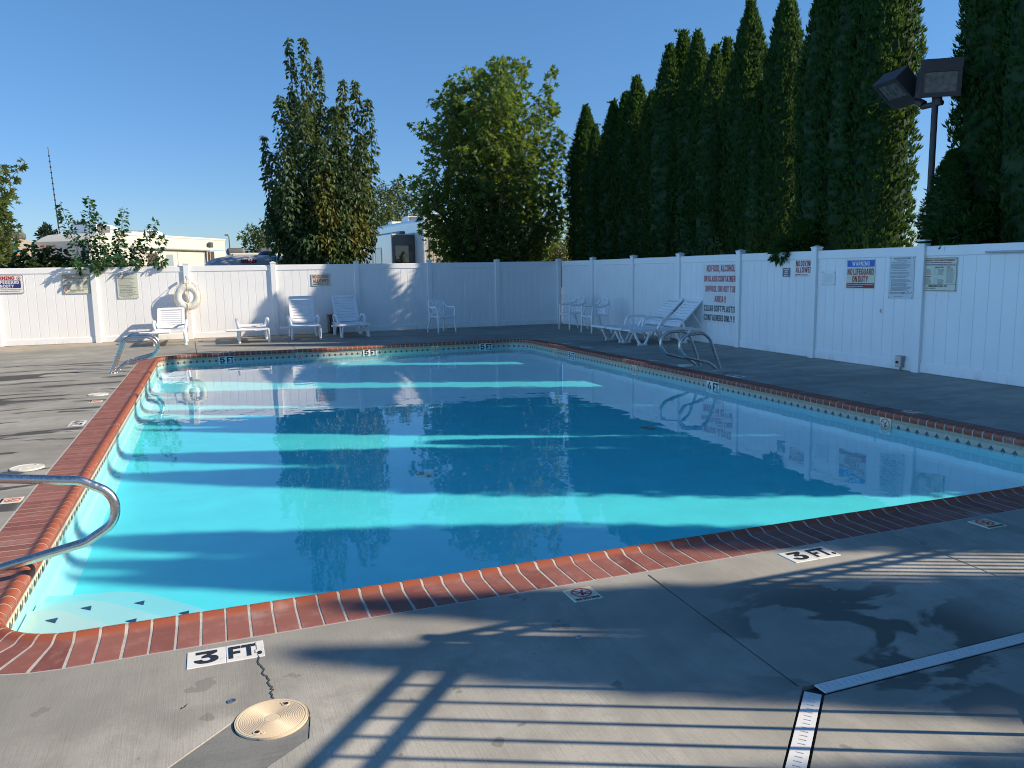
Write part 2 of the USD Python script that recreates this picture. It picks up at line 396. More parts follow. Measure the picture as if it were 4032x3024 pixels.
basin = UsdGeom.Xform.Define(stage, '/World/pool_basin').GetPrim(); data(basin, kind='structure', label='pale blue plaster pool basin under the water')
v, f = loft([ring3(WALL + .001, -.03), ring3(WALL + .001, FLOOR_Z + .10), ring3(WALL + .02, FLOOR_Z + .05), ring3(WALL + .06, FLOOR_Z + .015), ring3(WALL + .14, FLOOR_Z - .004)])
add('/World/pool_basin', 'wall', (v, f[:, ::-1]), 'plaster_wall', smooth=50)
fp = Polygon(rounded(WALL + .115))
fl_ = extrude(fp, FLOOR_Z - .05, FLOOR_Z)
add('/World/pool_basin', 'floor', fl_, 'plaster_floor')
corner = [(PX0 + .005, PY0 + .005)]
steps = [(-.290, [(-.99, 5.165), (-.80, 5.122), (-.638, 5.088), (-.534, 5.037), (-.429, 4.951), (-.133, 4.595), (.18, 4.19), (.46, PY0 + .01)]),
         (-.245, [(-.99, 4.945), (-.898, 4.917), (-.772, 4.891), (-.706, 4.856), (-.637, 4.795), (-.37, 4.509), (-.10, 4.18), (.14, PY0 + .01)]),
         (-.200, [(-.99, 4.722), (-.93, 4.709), (-.87, 4.680), (-.82, 4.638), (-.772, 4.58), (-.613, 4.393), (-.36, 4.08), (-.12, PY0 + .01)])]
inner = Polygon(rounded(WALL + .014))
for z, c in steps:
    cv = smoothpath([(x, y, 0) for x, y in c], 5)[:, :2]
    poly = Polygon([(PX0 - .06, PY0 - .06), (PX0 - .06, cv[0][1] + .01)] + [tuple(p) for p in cv] + [(cv[-1][0] + .04, PY0 - .06)]).buffer(0).intersection(inner)
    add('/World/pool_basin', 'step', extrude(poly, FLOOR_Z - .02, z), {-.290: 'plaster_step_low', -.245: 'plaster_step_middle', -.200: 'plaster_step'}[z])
for (z, tri) in ((-.200, [(-.9035, 4.553), (-.860, 4.561), (-.863, 4.512)]), (-.245, [(-.772, 4.775), (-.733, 4.783), (-.731, 4.737)]),
                 (-.290, [(-.513, 4.853), (-.472, 4.863), (-.474, 4.818)]), (-.245, [(-.524, 4.492), (-.483, 4.502), (-.485, 4.455)]), (-.290, [(-.268, 4.603), (-.228, 4.612), (-.230, 4.566)])):
    p = Polygon(tri).buffer(.004, join_style=2)
    add('/World/pool_basin', 'step_marker', extrude(p, z - .004, z + .004), 'navy_tile')
# main drains and a return fitting on the floor
for (x, y) in ((1.82, 7.28), (4.86, 8.34)):
    d = MB(); d.tm(trimesh.creation.annulus(.060, .095, .012), frame((x, y, FLOOR_Z + .004), (1, 0, 0), (0, 1, 0)))
    for k in range(5): d.box((x, y - .05 + k * .025, FLOOR_Z + .004), (.12, .006, .008))
    add('/World/pool_basin', 'drain_cover', d, 'grout')
ws = MB(); wp = Polygon(rounded(WALL + .008))
tri = trimesh.creation.triangulate_polygon(wp, engine='earcut')
wf = np.array(tri[1]); wv = np.asarray(tri[0]); e1, e2 = wv[wf[:, 1]] - wv[wf[:, 0]], wv[wf[:, 2]] - wv[wf[:, 0]]
neg = e1[:, 0] * e2[:, 1] - e1[:, 1] * e2[:, 0] < 0; wf[neg] = wf[neg][:, ::-1]
top('pool_water', (np.c_[wv, np.full(len(wv), WATER_Z)], wf), 'water_look', kind='structure', label='still clear blue pool water')

# ------------------------------------------------------------------ coping bricks along the pool edge
def path_pieces():
    """straight and corner runs of the inner edge: (kind, data), in order"""
    c = {}
    R = RADII
    return [('line', (PX0 + R['nl'], PY0), (PX1 - R['nr'], PY0)), ('arc', (PX1 - R['nr'], PY0 + R['nr']), R['nr'], 1.5 * PI),
            ('line', (PX1, PY0 + R['nr']), (PX1, PY1 - R['fr'])), ('arc', (PX1 - R['fr'], PY1 - R['fr']), R['fr'], 0.0),
            ('line', (PX1 - R['fr'], PY1), (PX0 + R['fl'], PY1)), ('arc', (PX0 + R['fl'], PY1 - R['fl']), R['fl'], .5 * PI),
            ('line', (PX0, PY1 - R['fl']), (PX0, PY0 + R['nl'])), ('arc', (PX0 + R['nl'], PY0 + R['nl']), R['nl'], PI)]
PROF = np.array([(COPE, -.05), (COPE, -.004), (COPE - .004, 0), (.105, 0), (.085, .003), (.070, .011), (.052, .021), (.034, .024), (.016, .019), (.004, .008), (-.002, -.006), (.001, -.034), (.008, -.044), (.03, -.048)])
def sweep_profile(prof, secs):
    """secs: list of (origin xy, outward xy); closed profile swept between the first and last section with end caps"""
    n = len(prof); V = []
    for o, u in secs:
        V.append(np.c_[np.asarray(o)[None] + prof[:, :1] * np.asarray(u)[None], prof[:, 1]])
    v = np.vstack(V); f = []
    for k in range(len(secs) - 1):
        for i in range(n):
            j = (i + 1) % n; f += [[k * n + i, (k + 1) * n + i, (k + 1) * n + j], [k * n + i, (k + 1) * n + j, k * n + j]]
    from_t = trimesh.creation.triangulate_polygon(Polygon(prof), engine='earcut')
    idx = {tuple(np.round(p, 6)): i for i, p in enumerate(prof)}
    for t in from_t[1]:
        q = [idx[tuple(np.round(from_t[0][i], 6))] for i in t]
        f.append(q); f.append([x + (len(secs) - 1) * n for x in q[::-1]])
    m = trimesh.Trimesh(v, f, process=False); m.fix_normals(); return m
coping = '/World/pool_coping'
data(UsdGeom.Xform.Define(stage, coping).GetPrim(), label='red brick bullnose coping running round the whole pool edge', category='coping')
bricks = []; GAP = .0125
for pc in path_pieces():
    if pc[0] == 'line':
        a, b = np.array(pc[1]), np.array(pc[2]); L = np.linalg.norm(b - a); d = (b - a) / L; u = np.array([d[1], -d[0]])
        n = round(L / .1035); w = L / n
        for i in range(n):
            g0 = GAP * RNG.uniform(.75, 1.3) / 2; g1 = GAP * RNG.uniform(.75, 1.3) / 2; tw = RNG.normal(0, .0012)
            pr = PROF.copy(); pr[:, 1] += RNG.uniform(0, .0008)
            s0, s1 = a + d * (i * w + g0), a + d * ((i + 1) * w - g1)
            m = sweep_profile(pr, [(s0, u + d * tw), (s1, u + d * tw)]); bricks.append(((s0 + s1) / 2, m))
    else:
        c, R, a0 = np.array(pc[1]), pc[2], pc[3]
        n = max(3, round((R + .17) * PI / 2 / .1)); da = PI / 2 / n
        for i in range(n):
            t0, t1 = a0 + i * da, a0 + (i + 1) * da
            # outward at arc: radial; a brick with nearly parallel sides, so the joint opens towards the deck
            tm_ = (t0 + t1) / 2; sub = np.linspace(0, 1, 3); secs = []
            gi = GAP * .8 / max(R, .2) / 2; go = GAP * 1.5 / (R + COPE) / 2
            for s in sub:
                ti = t0 + gi + (t1 - t0 - 2 * gi) * s; to = t0 + go + (t1 - t0 - 2 * go) * s
                pi_ = c + R * np.array([math.cos(ti), math.sin(ti)]); po = c + (R + COPE) * np.array([math.cos(to), math.sin(to)])
                secs.append((pi_, (po - pi_) / COPE))
            bricks.append((secs[1][0], sweep_profile(PROF, secs)))
bricks.sort(key=lambda b: np.linalg.norm(b[0] - EYE[:2]) + (100 if (b[0][1] < 5 and b[0][0] > 5.3) else 0))
for c, m in bricks[:300]: add(coping, 'brick', m, 'brick', smooth=40)
rest = MB()
for c, m in bricks[300:]: rest.tm(m)
add(coping, 'brick_run', rest, 'brick', smooth=40, kind='stuff', label='farther bricks of the coping')
mp = PROF.copy(); mp[:, 1] -= .0016; mp[0, 1] = -.052
mp[:, 0] = np.where(mp[:, 0] < .06, mp[:, 0] + .0022, mp[:, 0])
secs = []
for pc in path_pieces():
    if pc[0] == 'line':
        a, b = np.array(pc[1]), np.array(pc[2]); d = (b - a) / np.linalg.norm(b - a); u = np.array([d[1], -d[0]])
        for s in np.linspace(0, 1, 60)[1:-1]: secs.append((a + (b - a) * s, u))
    else:
        c, R, a0 = np.array(pc[1]), pc[2], pc[3]
        for t in np.linspace(a0, a0 + PI / 2, 14):
            e = np.array([math.cos(t), math.sin(t)]); secs.append((c + R * e, e))
secs.append(secs[0])
add(coping, 'mortar_bed', sweep_profile(mp, secs), 'mortar', smooth=40)
# pale sealant joint between coping and deck
so = Polygon(rounded(-COPE - .004)).buffer(.012).difference(Polygon(rounded(-COPE - .001)))
add(coping, 'sealant_joint', extrude(so, -.03, -.0015), 'sealant')

# ------------------------------------------------------------------ waterline tiles
def along(inset, step):
    """points and inward normals every step metres round the basin wall"""
    ring = rounded(inset, 24); P = np.vstack([ring, ring[:1]]); seg = np.linalg.norm(np.diff(P, axis=0), axis=1); cum = np.r_[0, np.cumsum(seg)]
    n = int(cum[-1] / step); S = np.arange(n) * cum[-1] / n; out = []
    for s in S:
        i = min(np.searchsorted(cum, s, 'right') - 1, len(seg) - 1); t = (s - cum[i]) / max(seg[i], 1e-9)
        d = (P[i + 1] - P[i]) / max(seg[i], 1e-9); out.append((P[i] + (P[i + 1] - P[i]) * t, d, np.array([-d[1], d[0]])))
    return out
band = '/World/waterline_tiles'
data(UsdGeom.Xform.Define(stage, band).GetPrim(), label='beige mosaic waterline band with dark diamonds under the brick coping', category='tile band')
v, f = loft([ring3(WALL, -.036), ring3(WALL + .009, -.036), ring3(WALL + .009, -.148), ring3(WALL, -.148)])
add(band, 'backing', (v, f[:, ::-1]), 'grout')
sm = MB(); dk = MB(); lt = MB()
for (p, d, n_) in along(WALL + .010, .0265):
    for z in (-.050, -.0765):
        T = np.eye(4); w = .0115
        q = [np.r_[p + d * a + n_ * .0035, z + b] for a, b in ((-w, -w), (w, -w), (w, w), (-w, w))]
        sm.raw(q, [[0, 1, 2, 3]])
for k, (p, d, n_) in enumerate(along(WALL + .010, .059)):
    q = [np.r_[p + d * a + n_ * .0035, -.1365 + b] for a, b in ((-.0285, 0), (.0285, 0), (0, .040))]
    (dk if k % 2 else lt).raw(q, [[0, 1, 2]])
add(band, 'mosaic_tile', sm, 'tile_beige', kind='stuff'); add(band, 'dark_diamond_tile', dk, 'tile_dark', kind='stuff'); add(band, 'light_diamond_tile', lt, 'tile_light', kind='stuff')

# lettering -----------------------------------------------------------------
_fonts, _glyph = {}, {}
def glyph(ch, style):
    """outline of one letter, capitals 1 high: 'heavy' is a broad bold face, 'condensed' a narrow bold one"""
    if (ch, style) in _glyph: return _glyph[(ch, style)]
    import glob
    from PIL import Image, ImageDraw, ImageFont
    if style not in _fonts:
        d = glob.glob('/opt/blender-*/*/datafiles/fonts/')[0]
        f_ = ImageFont.truetype(d + 'Inter.woff2', 160); f_.set_variation_by_axes([24, 850 if style == 'heavy' else 760])
        _fonts[style] = f_
    f_ = _fonts[style]; x0, y0, x1, y1 = f_.getbbox(ch, anchor='ls'); cap = -f_.getbbox('H', anchor='ls')[1]
    im = Image.new('L', (x1 - x0 + 8, y1 - y0 + 8)); ImageDraw.Draw(im).text((4 - x0, 4 - y0), ch, 255, f_, anchor='ls')
    on = np.pad(np.asarray(im) > 127, ((0, 0), (1, 1))).astype(np.int8); dr_ = np.diff(on, axis=1)
    rows, st_ = np.nonzero(dr_ == 1); en = np.nonzero(dr_ == -1)[1]
    shp = unary_union([sbox(a_, -r_ - 1, e_, -r_) for a_, r_, e_ in zip(st_, rows, en)]).buffer(.6).buffer(-.6).simplify(1.1)
    V, F, n = [], [], 0
    for g_ in getattr(shp, 'geoms', [shp]):
        t_ = trimesh.creation.extrude_polygon(g_, 1.0, engine='earcut'); V.append(np.asarray(t_.vertices)); F.append(np.asarray(t_.faces) + n); n += len(t_.vertices)
    v = np.vstack(V); v[:, 0] = (v[:, 0] - 4) / cap; v[:, 1] = (v[:, 1] + 4 - y0) / cap
    _glyph[(ch, style)] = (v, np.vstack(F)); return _glyph[(ch, style)]
def text(s, x, y, w, h, z=0.0, d=.0016, style=None, gap=None):
    """lettering set letter by letter, fitted into the rectangle (x, y, w, h)"""
    if style is None: style = 'condensed' if w / len(s) < .80 * h else 'heavy'
    if gap is None: gap = .17 if style == 'condensed' else .10
    V, F, n, pen = [], [], 0, 0.0
    for ch in s:
        if ch == ' ': pen += .26; continue
        v, f = glyph(ch, style); v = v.copy(); v[:, 0] += pen - v[:, 0].min(); pen = v[:, 0].max() + gap; V.append(v); F.append(f + n); n += len(v)
    v = np.vstack(V); lo, hi = v.min(0), v.max(0); lo[1] = max(lo[1], 0) if ',' in s else lo[1]
    v[:, 0] = x + (v[:, 0] - lo[0]) / (hi[0] - lo[0]) * w; v[:, 1] = y + (v[:, 1] - lo[1]) / (hi[1] - lo[1]) * h; v[:, 2] = z + v[:, 2] * d
    return trimesh.Trimesh(v, np.vstack(F), process=False)
def icon(cx, cy, r, z):
    """no-diving sign: red ring with slash, black diver"""
    ringm = MB(); o = Point(cx, cy).buffer(r, 24).difference(Point(cx, cy).buffer(r * .84, 24))
    bar = LineString([(cx - r * .68, cy + r * .60), (cx + r * .68, cy - r * .60)]).buffer(r * .075)
    ringm = extrude(unary_union([o, bar]), z, z + .0018)
    div = unary_union([LineString([(cx + r * .28, cy + r * .5), (cx + r * .02, cy - r * .05), (cx - r * .12, cy - r * .42)]).buffer(r * .085), Point(cx - r * .10, cy - r * .5).buffer(r * .12),
                       LineString([(cx - .05 * r, cy - .3 * r), (cx + r * .25, cy - r * .38)]).buffer(r * .05), LineString([(cx - .7 * r, cy - .1 * r), (cx - .3 * r, cy - .02 * r), (cx + .3 * r, cy - .1 * r), (cx + .7 * r, cy - .02 * r)]).buffer(r * .025)])
    return ringm, extrude(div, z, z + .0012)
def marker(name, label, T, items, group=None):
    """ceramic marker: items = ('txt', string) or ('icon', caption); T places its lower left corner"""
    t = thing(name, label, 'depth marker' if items[0][0] == 'txt' else 'warning tile', T[:3, 3], 0)
    R = T.copy(); R[:3, 3] = 0; x = 0.0; S = items[0][2] if len(items[0]) > 2 else .152
    for it in items:
        mat = 'marker_white' if it[0] == 'txt' else 'marker_cream'
        add(t, 'tile', xf(cbox((x + S / 2, S / 2, -.003), (S - .002, S - .002, .010), .0015), R), mat)
        if it[0] == 'txt':
            wd = .62 if len(it[1]) == 1 else .86
            add(t, 'lettering', xf(text(it[1], x + S * (1 - wd) / 2, S * .14, S * wd, S * .72, .0022, style='heavy', gap=.06), R), 'marker_black')
        else:
            cy = S * (.60 if it[1] else .5); r = S * (.34 if it[1] else .40)
            a, b = icon(x + S / 2, cy, r, .0022)
            add(t, 'prohibition_ring', xf(a.mesh(), R), 'marker_red'); add(t, 'diver_symbol', xf(b.mesh(), R), 'marker_black')
            if it[1]: add(t, 'lettering', xf(text(it[1], x + S * .10, S * .06, S * .80, S * .13, .0022), R), 'marker_black')
        x += S
    return t
XN = lambda x, y: frame((x, y, .0015), (1, 0, 0), (0, 1, 0))          # deck, read by someone south of the pool
XL = lambda x, y: frame((x, y, .0015), (0, -1, 0), (1, 0, 0))         # read from the left deck
XR = lambda x, y: frame((x, y, .0015), (0, 1, 0), (-1, 0, 0))         # read from the right deck
XF = lambda x, y: frame((x, y, .0015), (-1, 0, 0), (0, -1, 0))        # read from the far deck
FT3 = [('txt', '3'), ('txt', 'FT.')]; NDV = [('icon', 'NO DIVING')]
marker('depth_tile', 'cracked white 3 FT. depth tiles in the sunny deck beside the cream skimmer lid', XN(-.187, 3.288), FT3)
marker('depth_tile', 'white 3 FT. depth tiles on the near deck just above the slatted railing shadow', XN(2.822, 3.285), FT3)
marker('no_diving_tile', 'cream NO DIVING tile in the near deck beside the slab joint', XN(1.525, 3.277), NDV)
marker('no_diving_tile', 'shaded NO DIVING tile in the near deck at the right edge of the photo', XN(4.235, 3.290), NDV)
marker('no_diving_tile', 'no diving tile on the left deck just behind the near stainless handrail', XL(-1.505, 6.51), NDV)
marker('no_diving_tile', 'small no diving tile beside the farther white skimmer lid on the left deck', XL(-1.53, 11.37), NDV)
marker('depth_tile', 'weathered 4 FT. depth tiles on the left deck between the two skimmer lids', XL(-1.515, 9.80), [('txt', '4'), ('txt', 'FT.')])
marker('depth_tile', 'pale depth tiles on the far deck beside the pool in front of the left loungers', XF(.40, 17.50), [('txt', '5'), ('txt', 'FT.')])
marker('depth_tile', 'pale depth tiles on the far deck in front of the lounger with the grey heater', XF(3.20, 17.50), [('txt', '5'), ('txt', 'FT.')])
marker('no_diving_tile', 'faint tile on the right deck near the far pool corner below the armchairs', XR(7.16, 15.45), NDV)
marker('depth_tile', 'pale depth tiles on the right deck below the two side by side loungers', XR(7.17, 14.48), [('txt', '5'), ('txt', 'FT.')])
marker('no_diving_tile', 'pale tile on the right deck beyond the stainless ladder rails', XR(7.14, 11.84), NDV)
marker('depth_tile', 'white depth tiles on the right deck just in front of the stainless ladder rails', XR(7.12, 9.45), [('txt', '4'), ('txt', 'FT.')])
marker('no_diving_tile', 'shaded tile on the right deck beside a dark damp patch', XR(7.02, 6.30), NDV)
# waterline markers: lower left corner on the band
WFAR = lambda x: frame((x, PY1 - WALL - .018, -.042 - .152), (1, 0, 0), (0, 0, 1))
WRT = lambda y: frame((PX1 - WALL - .018, y, -.042 - .152), (0, -1, 0), (0, 0, 1))
marker('depth_tile', '5 FT marker on the far pool wall below the flat lounger', WFAR(.07), [('txt', '5'), ('txt', 'FT')])
marker('depth_tile', '5 FT marker on the far pool wall below the slatted grey heater', WFAR(2.97), [('txt', '5'), ('txt', 'FT')])
marker('depth_tile', '5 FT marker on the far pool wall nearest the right corner', WFAR(5.58), [('txt', '5'), ('txt', 'FT')])
marker('no_diving_tile', 'no diving symbol on the far pool wall between the two left 5 FT markers', WFAR(1.58), [('icon', '')])
marker('no_diving_tile', 'no diving symbol on the far pool wall left of the right 5 FT marker', WFAR(4.48), [('icon', '')])
marker('depth_tile', '5 FT marker on the right pool wall near the far corner', WRT(14.50), [('txt', '5'), ('txt', 'FT')])
marker('depth_tile', '4 FT marker on the right pool wall in front of the stainless ladder rails', WRT(9.71), [('txt', '4'), ('txt', 'FT')])
marker('no_diving_tile', 'no diving symbol on the right pool wall near the far corner', WRT(15.22), [('icon', '')])
marker('no_diving_tile', 'no diving symbol on the right pool wall left of the ladder rails', WRT(11.90), [('icon', '')])
marker('no_diving_tile', 'red no diving symbol nearest the camera on the right pool wall', WRT(6.50), [('icon', '')])

# ------------------------------------------------------------------ deck of concrete slabs, ground
outer = Polygon([(-9, -6), (14.5, -6), (9.66, -2), (9.82, 21.66), (-9, 21.75)])
hole = Polygon(rounded(-COPE - .012))
joints = [LineString([(2.02, 3.45), (1.975, 2.262)]), LineString([(3.66, 3.47), (3.59, 2.2)]),
          LineString([(-.42, 20.85), (-.33, 17.2)]), LineString([(1.62, 21.7), (1.62, 17.2)]), LineString([(4.1, 21.7), (4.35, 17.2)]), LineString([(-9, 19.6), (-4.0, 19.9), (-2.1, 20.75), (-.42, 20.85), (12, 20.95)]),
          LineString([(-5.2, 20.2), (-4.2, 21.8)])]
drain_line = LineString([(.60, .905), (2.003, 2.215), (4.4, 2.24)])
drain_cut = drain_line.buffer(.040, join_style=2, cap_style=2)
near_cut = LineString([(2.0, 2.2), (2.0, -6)]).buffer(.0001)
pours = [LineString([(-9, 3.3), (-.9, 3.6)]), LineString([(-9, 17.0), (-.9, 17.0)]), LineString([(6.5, 17.0), (12, 17.6)]), LineString([(6.35, 3.6), (12, 2.6)])]
cut = unary_union([p.buffer(.0003) for p in pours] + [j.buffer(.0065 if i != 5 else .005, cap_style=2) for i, j in enumerate(joints)] + [drain_cut])
SKIM = (.108, 2.788)
cut = unary_union([cut, Point(SKIM).buffer(.131, 32)])
deck = '/World/pool_deck'
data(UsdGeom.Xform.Define(stage, deck).GetPrim(), label='broom finished grey concrete pool deck', kind='structure')
slabs = outer.difference(hole).difference(cut)
patch = Polygon([(.005, 2.845), (-.215, 2.625), (-.62, 2.21), (-.30, 2.05), (.075, 2.505), (.215, 2.615), (.235, 2.75)])
patch_in = patch.difference(Point(SKIM).buffer(.131, 32))
slabs = slabs.difference(patch.buffer(.003))
for gph in sorted(slabs.geoms, key=lambda q: -q.area):
    if gph.area < .01: continue
    c = gph.representative_point(); x, y = c.x, c.y
    mn = gph.bounds
    m = 'concrete_near' if mn[3] < 3.6 else 'concrete_tan' if mn[1] > 19.5 else 'concrete_far' if mn[1] > 17 else 'concrete_left' if mn[2] < 0 else 'concrete_right' if mn[0] > 3 else 'concrete_near'
    add(deck, 'slab', extrude(gph, -.10, 0.0), m)
add(deck, 'repair_strip', extrude(patch_in, -.10, -.003), 'concrete_patch', label='darker smooth repair strip beside the skimmer lid')
add(deck, 'joint_bed', extrude(outer.difference(hole.buffer(.001)), -.115, -.018), 'joint_dark')
crack = smoothpath([(.082, 3.43, 0), (.088, 3.37, 0), (.080, 3.33, 0), (.094, 3.28, 0), (.088, 3.23, 0), (.103, 3.18, 0), (.100, 3.13, 0), (.118, 3.08, 0), (.114, 3.04, 0), (.128, 3.0, 0), (.120, 2.96, 0), (.126, 2.925, 0)], 4)
jit = np.random.default_rng(3).normal(0, .003, len(crack))
cr_ = LineString([(p[0] + j, p[1]) for p, j in zip(crack, jit)]).buffer(.0013)
add(deck, 'crack', extrude(cr_, .002, .0042), 'joint_dark')
gr = sbox(-700, -700, 700, 900).difference(Polygon(rounded(-.25)))
tri = trimesh.creation.triangulate_polygon(gr, engine='earcut')
top('ground', (np.c_[tri[0], np.full(len(tri[0]), -.125)], tri[1]), 'ground_gravel', kind='structure', label='gravel ground around and beyond the pool enclosure')

# skimmer lids
def lid(loc, label, mat, r=.127, grooves=True, parent_rot=0.0):
    t = thing('skimmer_lid', label, 'skimmer lid', loc, parent_rot)
    prof = [(0, .004), (.026, .004), (.0265, .0028)]
    if grooves:
        for k in range(14):
            a = .029 + k * .006; prof += [(a, .0028), (a + .0012, .0042), (a + .0042, .0042), (a + .0054, .0028)]
    prof += [(.116, .003), (.1165, .0045), (.121, .0045), (.1215, .003), (.1265, .004), (r, -.01), (0, -.01)]
    m = trimesh.creation.revolve(np.array(prof), sections=64); m.fix_normals()
    add(t, 'cover', m, mat)
    for a in (.95, .95 + PI):
        h = MB(); e = np.array([math.cos(a), math.sin(a)]) * .094
        h.tm(trimesh.creation.cylinder(.0095, .003, sections=20), frame((e[0], e[1], .0042), (1, 0, 0), (0, 1, 0)))
        add(t, 'finger_hole', h, 'marker_black')
        rg = MB(); rg.tm(trimesh.creation.annulus(.0095, .0135, .0032, sections=20), frame((e[0], e[1], .0046), (1, 0, 0), (0, 1, 0)))
        e2 = e + np.array([-e[1], e[0]]) / .094 * .018
        rg.tm(trimesh.creation.annulus(.003, .007, .0032, sections=14), frame((e2[0] + .004, e2[1], .0046), (1, 0, 0), (0, 1, 0)))
        add(t, 'hole_rim', rg, mat)
    return t
lid((SKIM[0], SKIM[1], 0), 'cream round skimmer lid with concentric ribs in the near deck', 'skimmer_tan')
lid((-1.52, 7.51, .006), 'white round skimmer lid on the left deck just above the near handrail', 'skimmer_white', grooves=False)
lid((-1.50, 11.93, .006), 'white round skimmer lid on the left deck farther back beside a puddle', 'skimmer_white', grooves=False)
lid((7.10, 11.0, .006), 'faint white skimmer lid on the right deck behind the ladder rails', 'skimmer_white', grooves=False)
for (x, y, lb) in ((-.022, 2.965, 'small metal anchor cup in the sunny deck left of the skimmer lid'), (2.76, 2.935, 'small metal anchor cup lit between the railing shadows'), (1.388, 2.945, 'small metal anchor cup in the shaded middle of the near deck')):
    t = thing('anchor_cup', lb, 'deck anchor', (x, y, 0))
    a = MB(); a.tm(trimesh.creation.annulus(.011, .016, .005, sections=20), frame((0, 0, .0015), (1, 0, 0), (0, 1, 0))); add(t, 'rim', a, 'alloy')
    b = MB(); b.tm(trimesh.creation.annulus(.004, .007, .004, sections=14), frame((0, 0, .001), (1, 0, 0), (0, 1, 0))); add(t, 'bolt', b, 'alloy')
    c = MB(); c.tm(trimesh.creation.cylinder(.011, .002, sections=16), frame((0, 0, .0005), (1, 0, 0), (0, 1, 0))); add(t, 'cup', c, 'joint_dark')

# slotted channel drain
dr = thing('channel_drain', 'white slotted plastic channel drain bending across the near deck', 'drain')
def grate(a, b, n, w=.030):
    a, b = np.array(a, float), np.array(b, float); L = np.linalg.norm(b - a); d = (b - a) / L; T = frame((*a, 0), (*d, 0), (-d[1], d[0], 0))
    poly = sbox(0, -w, L, w); sl = []
    for k in range(n):
        c = (k + .5) * L / n; sl.append(sbox(c - .0026, -.013, c + .0026, .013))
    m = extrude(poly.difference(unary_union(sl)), -.004, .001); return xf(m.mesh(), T)
add(dr, 'grate_segment', grate((2.036, 2.2185), (2.470, 2.2220), 16), 'drain_white')
add(dr, 'grate_segment', grate((2.476, 2.2220), (3.40, 2.2310), 35), 'drain_white')
add(dr, 'grate_segment', grate((3.406, 2.2310), (4.38, 2.24), 37), 'drain_white')
add(dr, 'grate_segment', grate((1.990, 2.203), (1.30, 1.5587), 36), 'drain_white')
add(dr, 'grate_segment', grate((1.296, 1.555), (.62, .924), 36), 'drain_white')
add(dr, 'trough', extrude(drain_line.buffer(.034, join_style=2, cap_style=2), -.09, -.030), 'joint_dark')

# ------------------------------------------------------------------ white vinyl fences
FAR_P = [(-8.83, 21.625), (-6.75, 21.60), (-4.67, 21.573), (-2.594, 21.551), (-.524, 21.530), (1.550, 21.508), (3.680, 21.486), (5.667, 21.466), (7.633, 21.445), (9.529, 21.426)]
RIGHT_P = [(9.529, 21.426), (9.71, 19.731), (9.668, 17.427), (9.63, 15.294), (9.59, 13.091), (9.551, 10.961), (9.511, 8.745), (9.472, 6.57), (9.432, 4.40), (9.392, 2.22), (9.353, .05), (9.313, -2.1)]
POST_H = 1.88
def fence(name, label, pts, flip, first_post=True, nocap=()):
    t = thing(name, label, 'fence')
    P = np.array(pts)
    for i in range(len(P)):
        a = P[max(i - 1, 0)]; b = P[min(i + 1, len(P) - 1)]; d = (b - a) / np.linalg.norm(b - a); back = np.array([-d[1], d[0]]) * flip
        if i == 0 and not first_post: pass
        else:
            c = P[i] + back * .0635; T = frame((*c, 0), (*d, 0), Z=(0, 0, 1))
            pp = add(t, 'post', xf(cbox((0, 0, (POST_H - .03) / 2 - .02), (.127, .127, POST_H + .01), .006), T), 'vinyl')
            if i not in nocap:
                cap = trimesh.convex.convex_hull(np.array([(sx * .074, sy * .074, POST_H - .022) for sx in (-1, 1) for sy in (-1, 1)] + [(sx * .078, sy * .078, POST_H - .012) for sx in (-1, 1) for sy in (-1, 1)] + [(sx * .070, sy * .070, POST_H - .005) for sx in (-1, 1) for sy in (-1, 1)] + [(0, 0, POST_H + .022)]))
                nk = cbox((0, 0, POST_H - .035), (.134, .134, .026), .003)
                m = MB(); m.tm(cap); m.tm(nk); add(pp, 'post_cap', xf(m.mesh(), T), 'vinyl')
            else:
                add(pp, 'post_cap', xf(cbox((0, 0, POST_H + .012), (.132, .132, .02), .004), T), 'vinyl')
        if i == len(P) - 1: break
        a, b = P[i], P[i + 1]; L = np.linalg.norm(b - a); d = (b - a) / L; back = np.array([-d[1], d[0]]) * flip
        o = a + back * .0635; T = frame((*o, 0), (*d, 0), Z=(0, 0, 1))
        x0, x1 = .060, L - .060
        add(t, 'top_rail', xf(cbox(((x0 + x1) / 2, 0, 1.740), (x1 - x0, .050, .140), .008), T), 'vinyl')
        add(t, 'bottom_rail', xf(cbox(((x0 + x1) / 2, 0, .0765), (x1 - x0, .050, .145), .008), T), 'vinyl')
        n = 10; w = (x1 - x0) / n
        # tongue and groove board profile (x, y): front at -flip side
        for k in range(n):
            xa = x0 + k * w; h = .011; c = .0035; s = .006
            pr = Polygon([(xa + .0005, -h + s), (xa + .002, -h + s), (xa + .002, -h + c), (xa + .002 + c, -h), (xa + w - s - c, -h), (xa + w - s, -h + c), (xa + w - s, -h + s), (xa + w + .0002, -h + s),
                          (xa + w + .0002, h - s), (xa + w - s, h - s), (xa + w - s, h), (xa + .002, h), (xa + .002, h - s), (xa + .0005, h - s)])
            add(t, 'board', xf(extrude(pr, .149, 1.669).mesh(), T), 'vinyl')
    return t
far_fence = fence('vinyl_fence', 'white vinyl privacy fence across the far end, sunlit on its left half', FAR_P, 1)
right_fence = fence('vinyl_fence', 'white vinyl privacy fence along the right side, wholly in shade', RIGHT_P, 1, first_post=False, nocap=(6,))

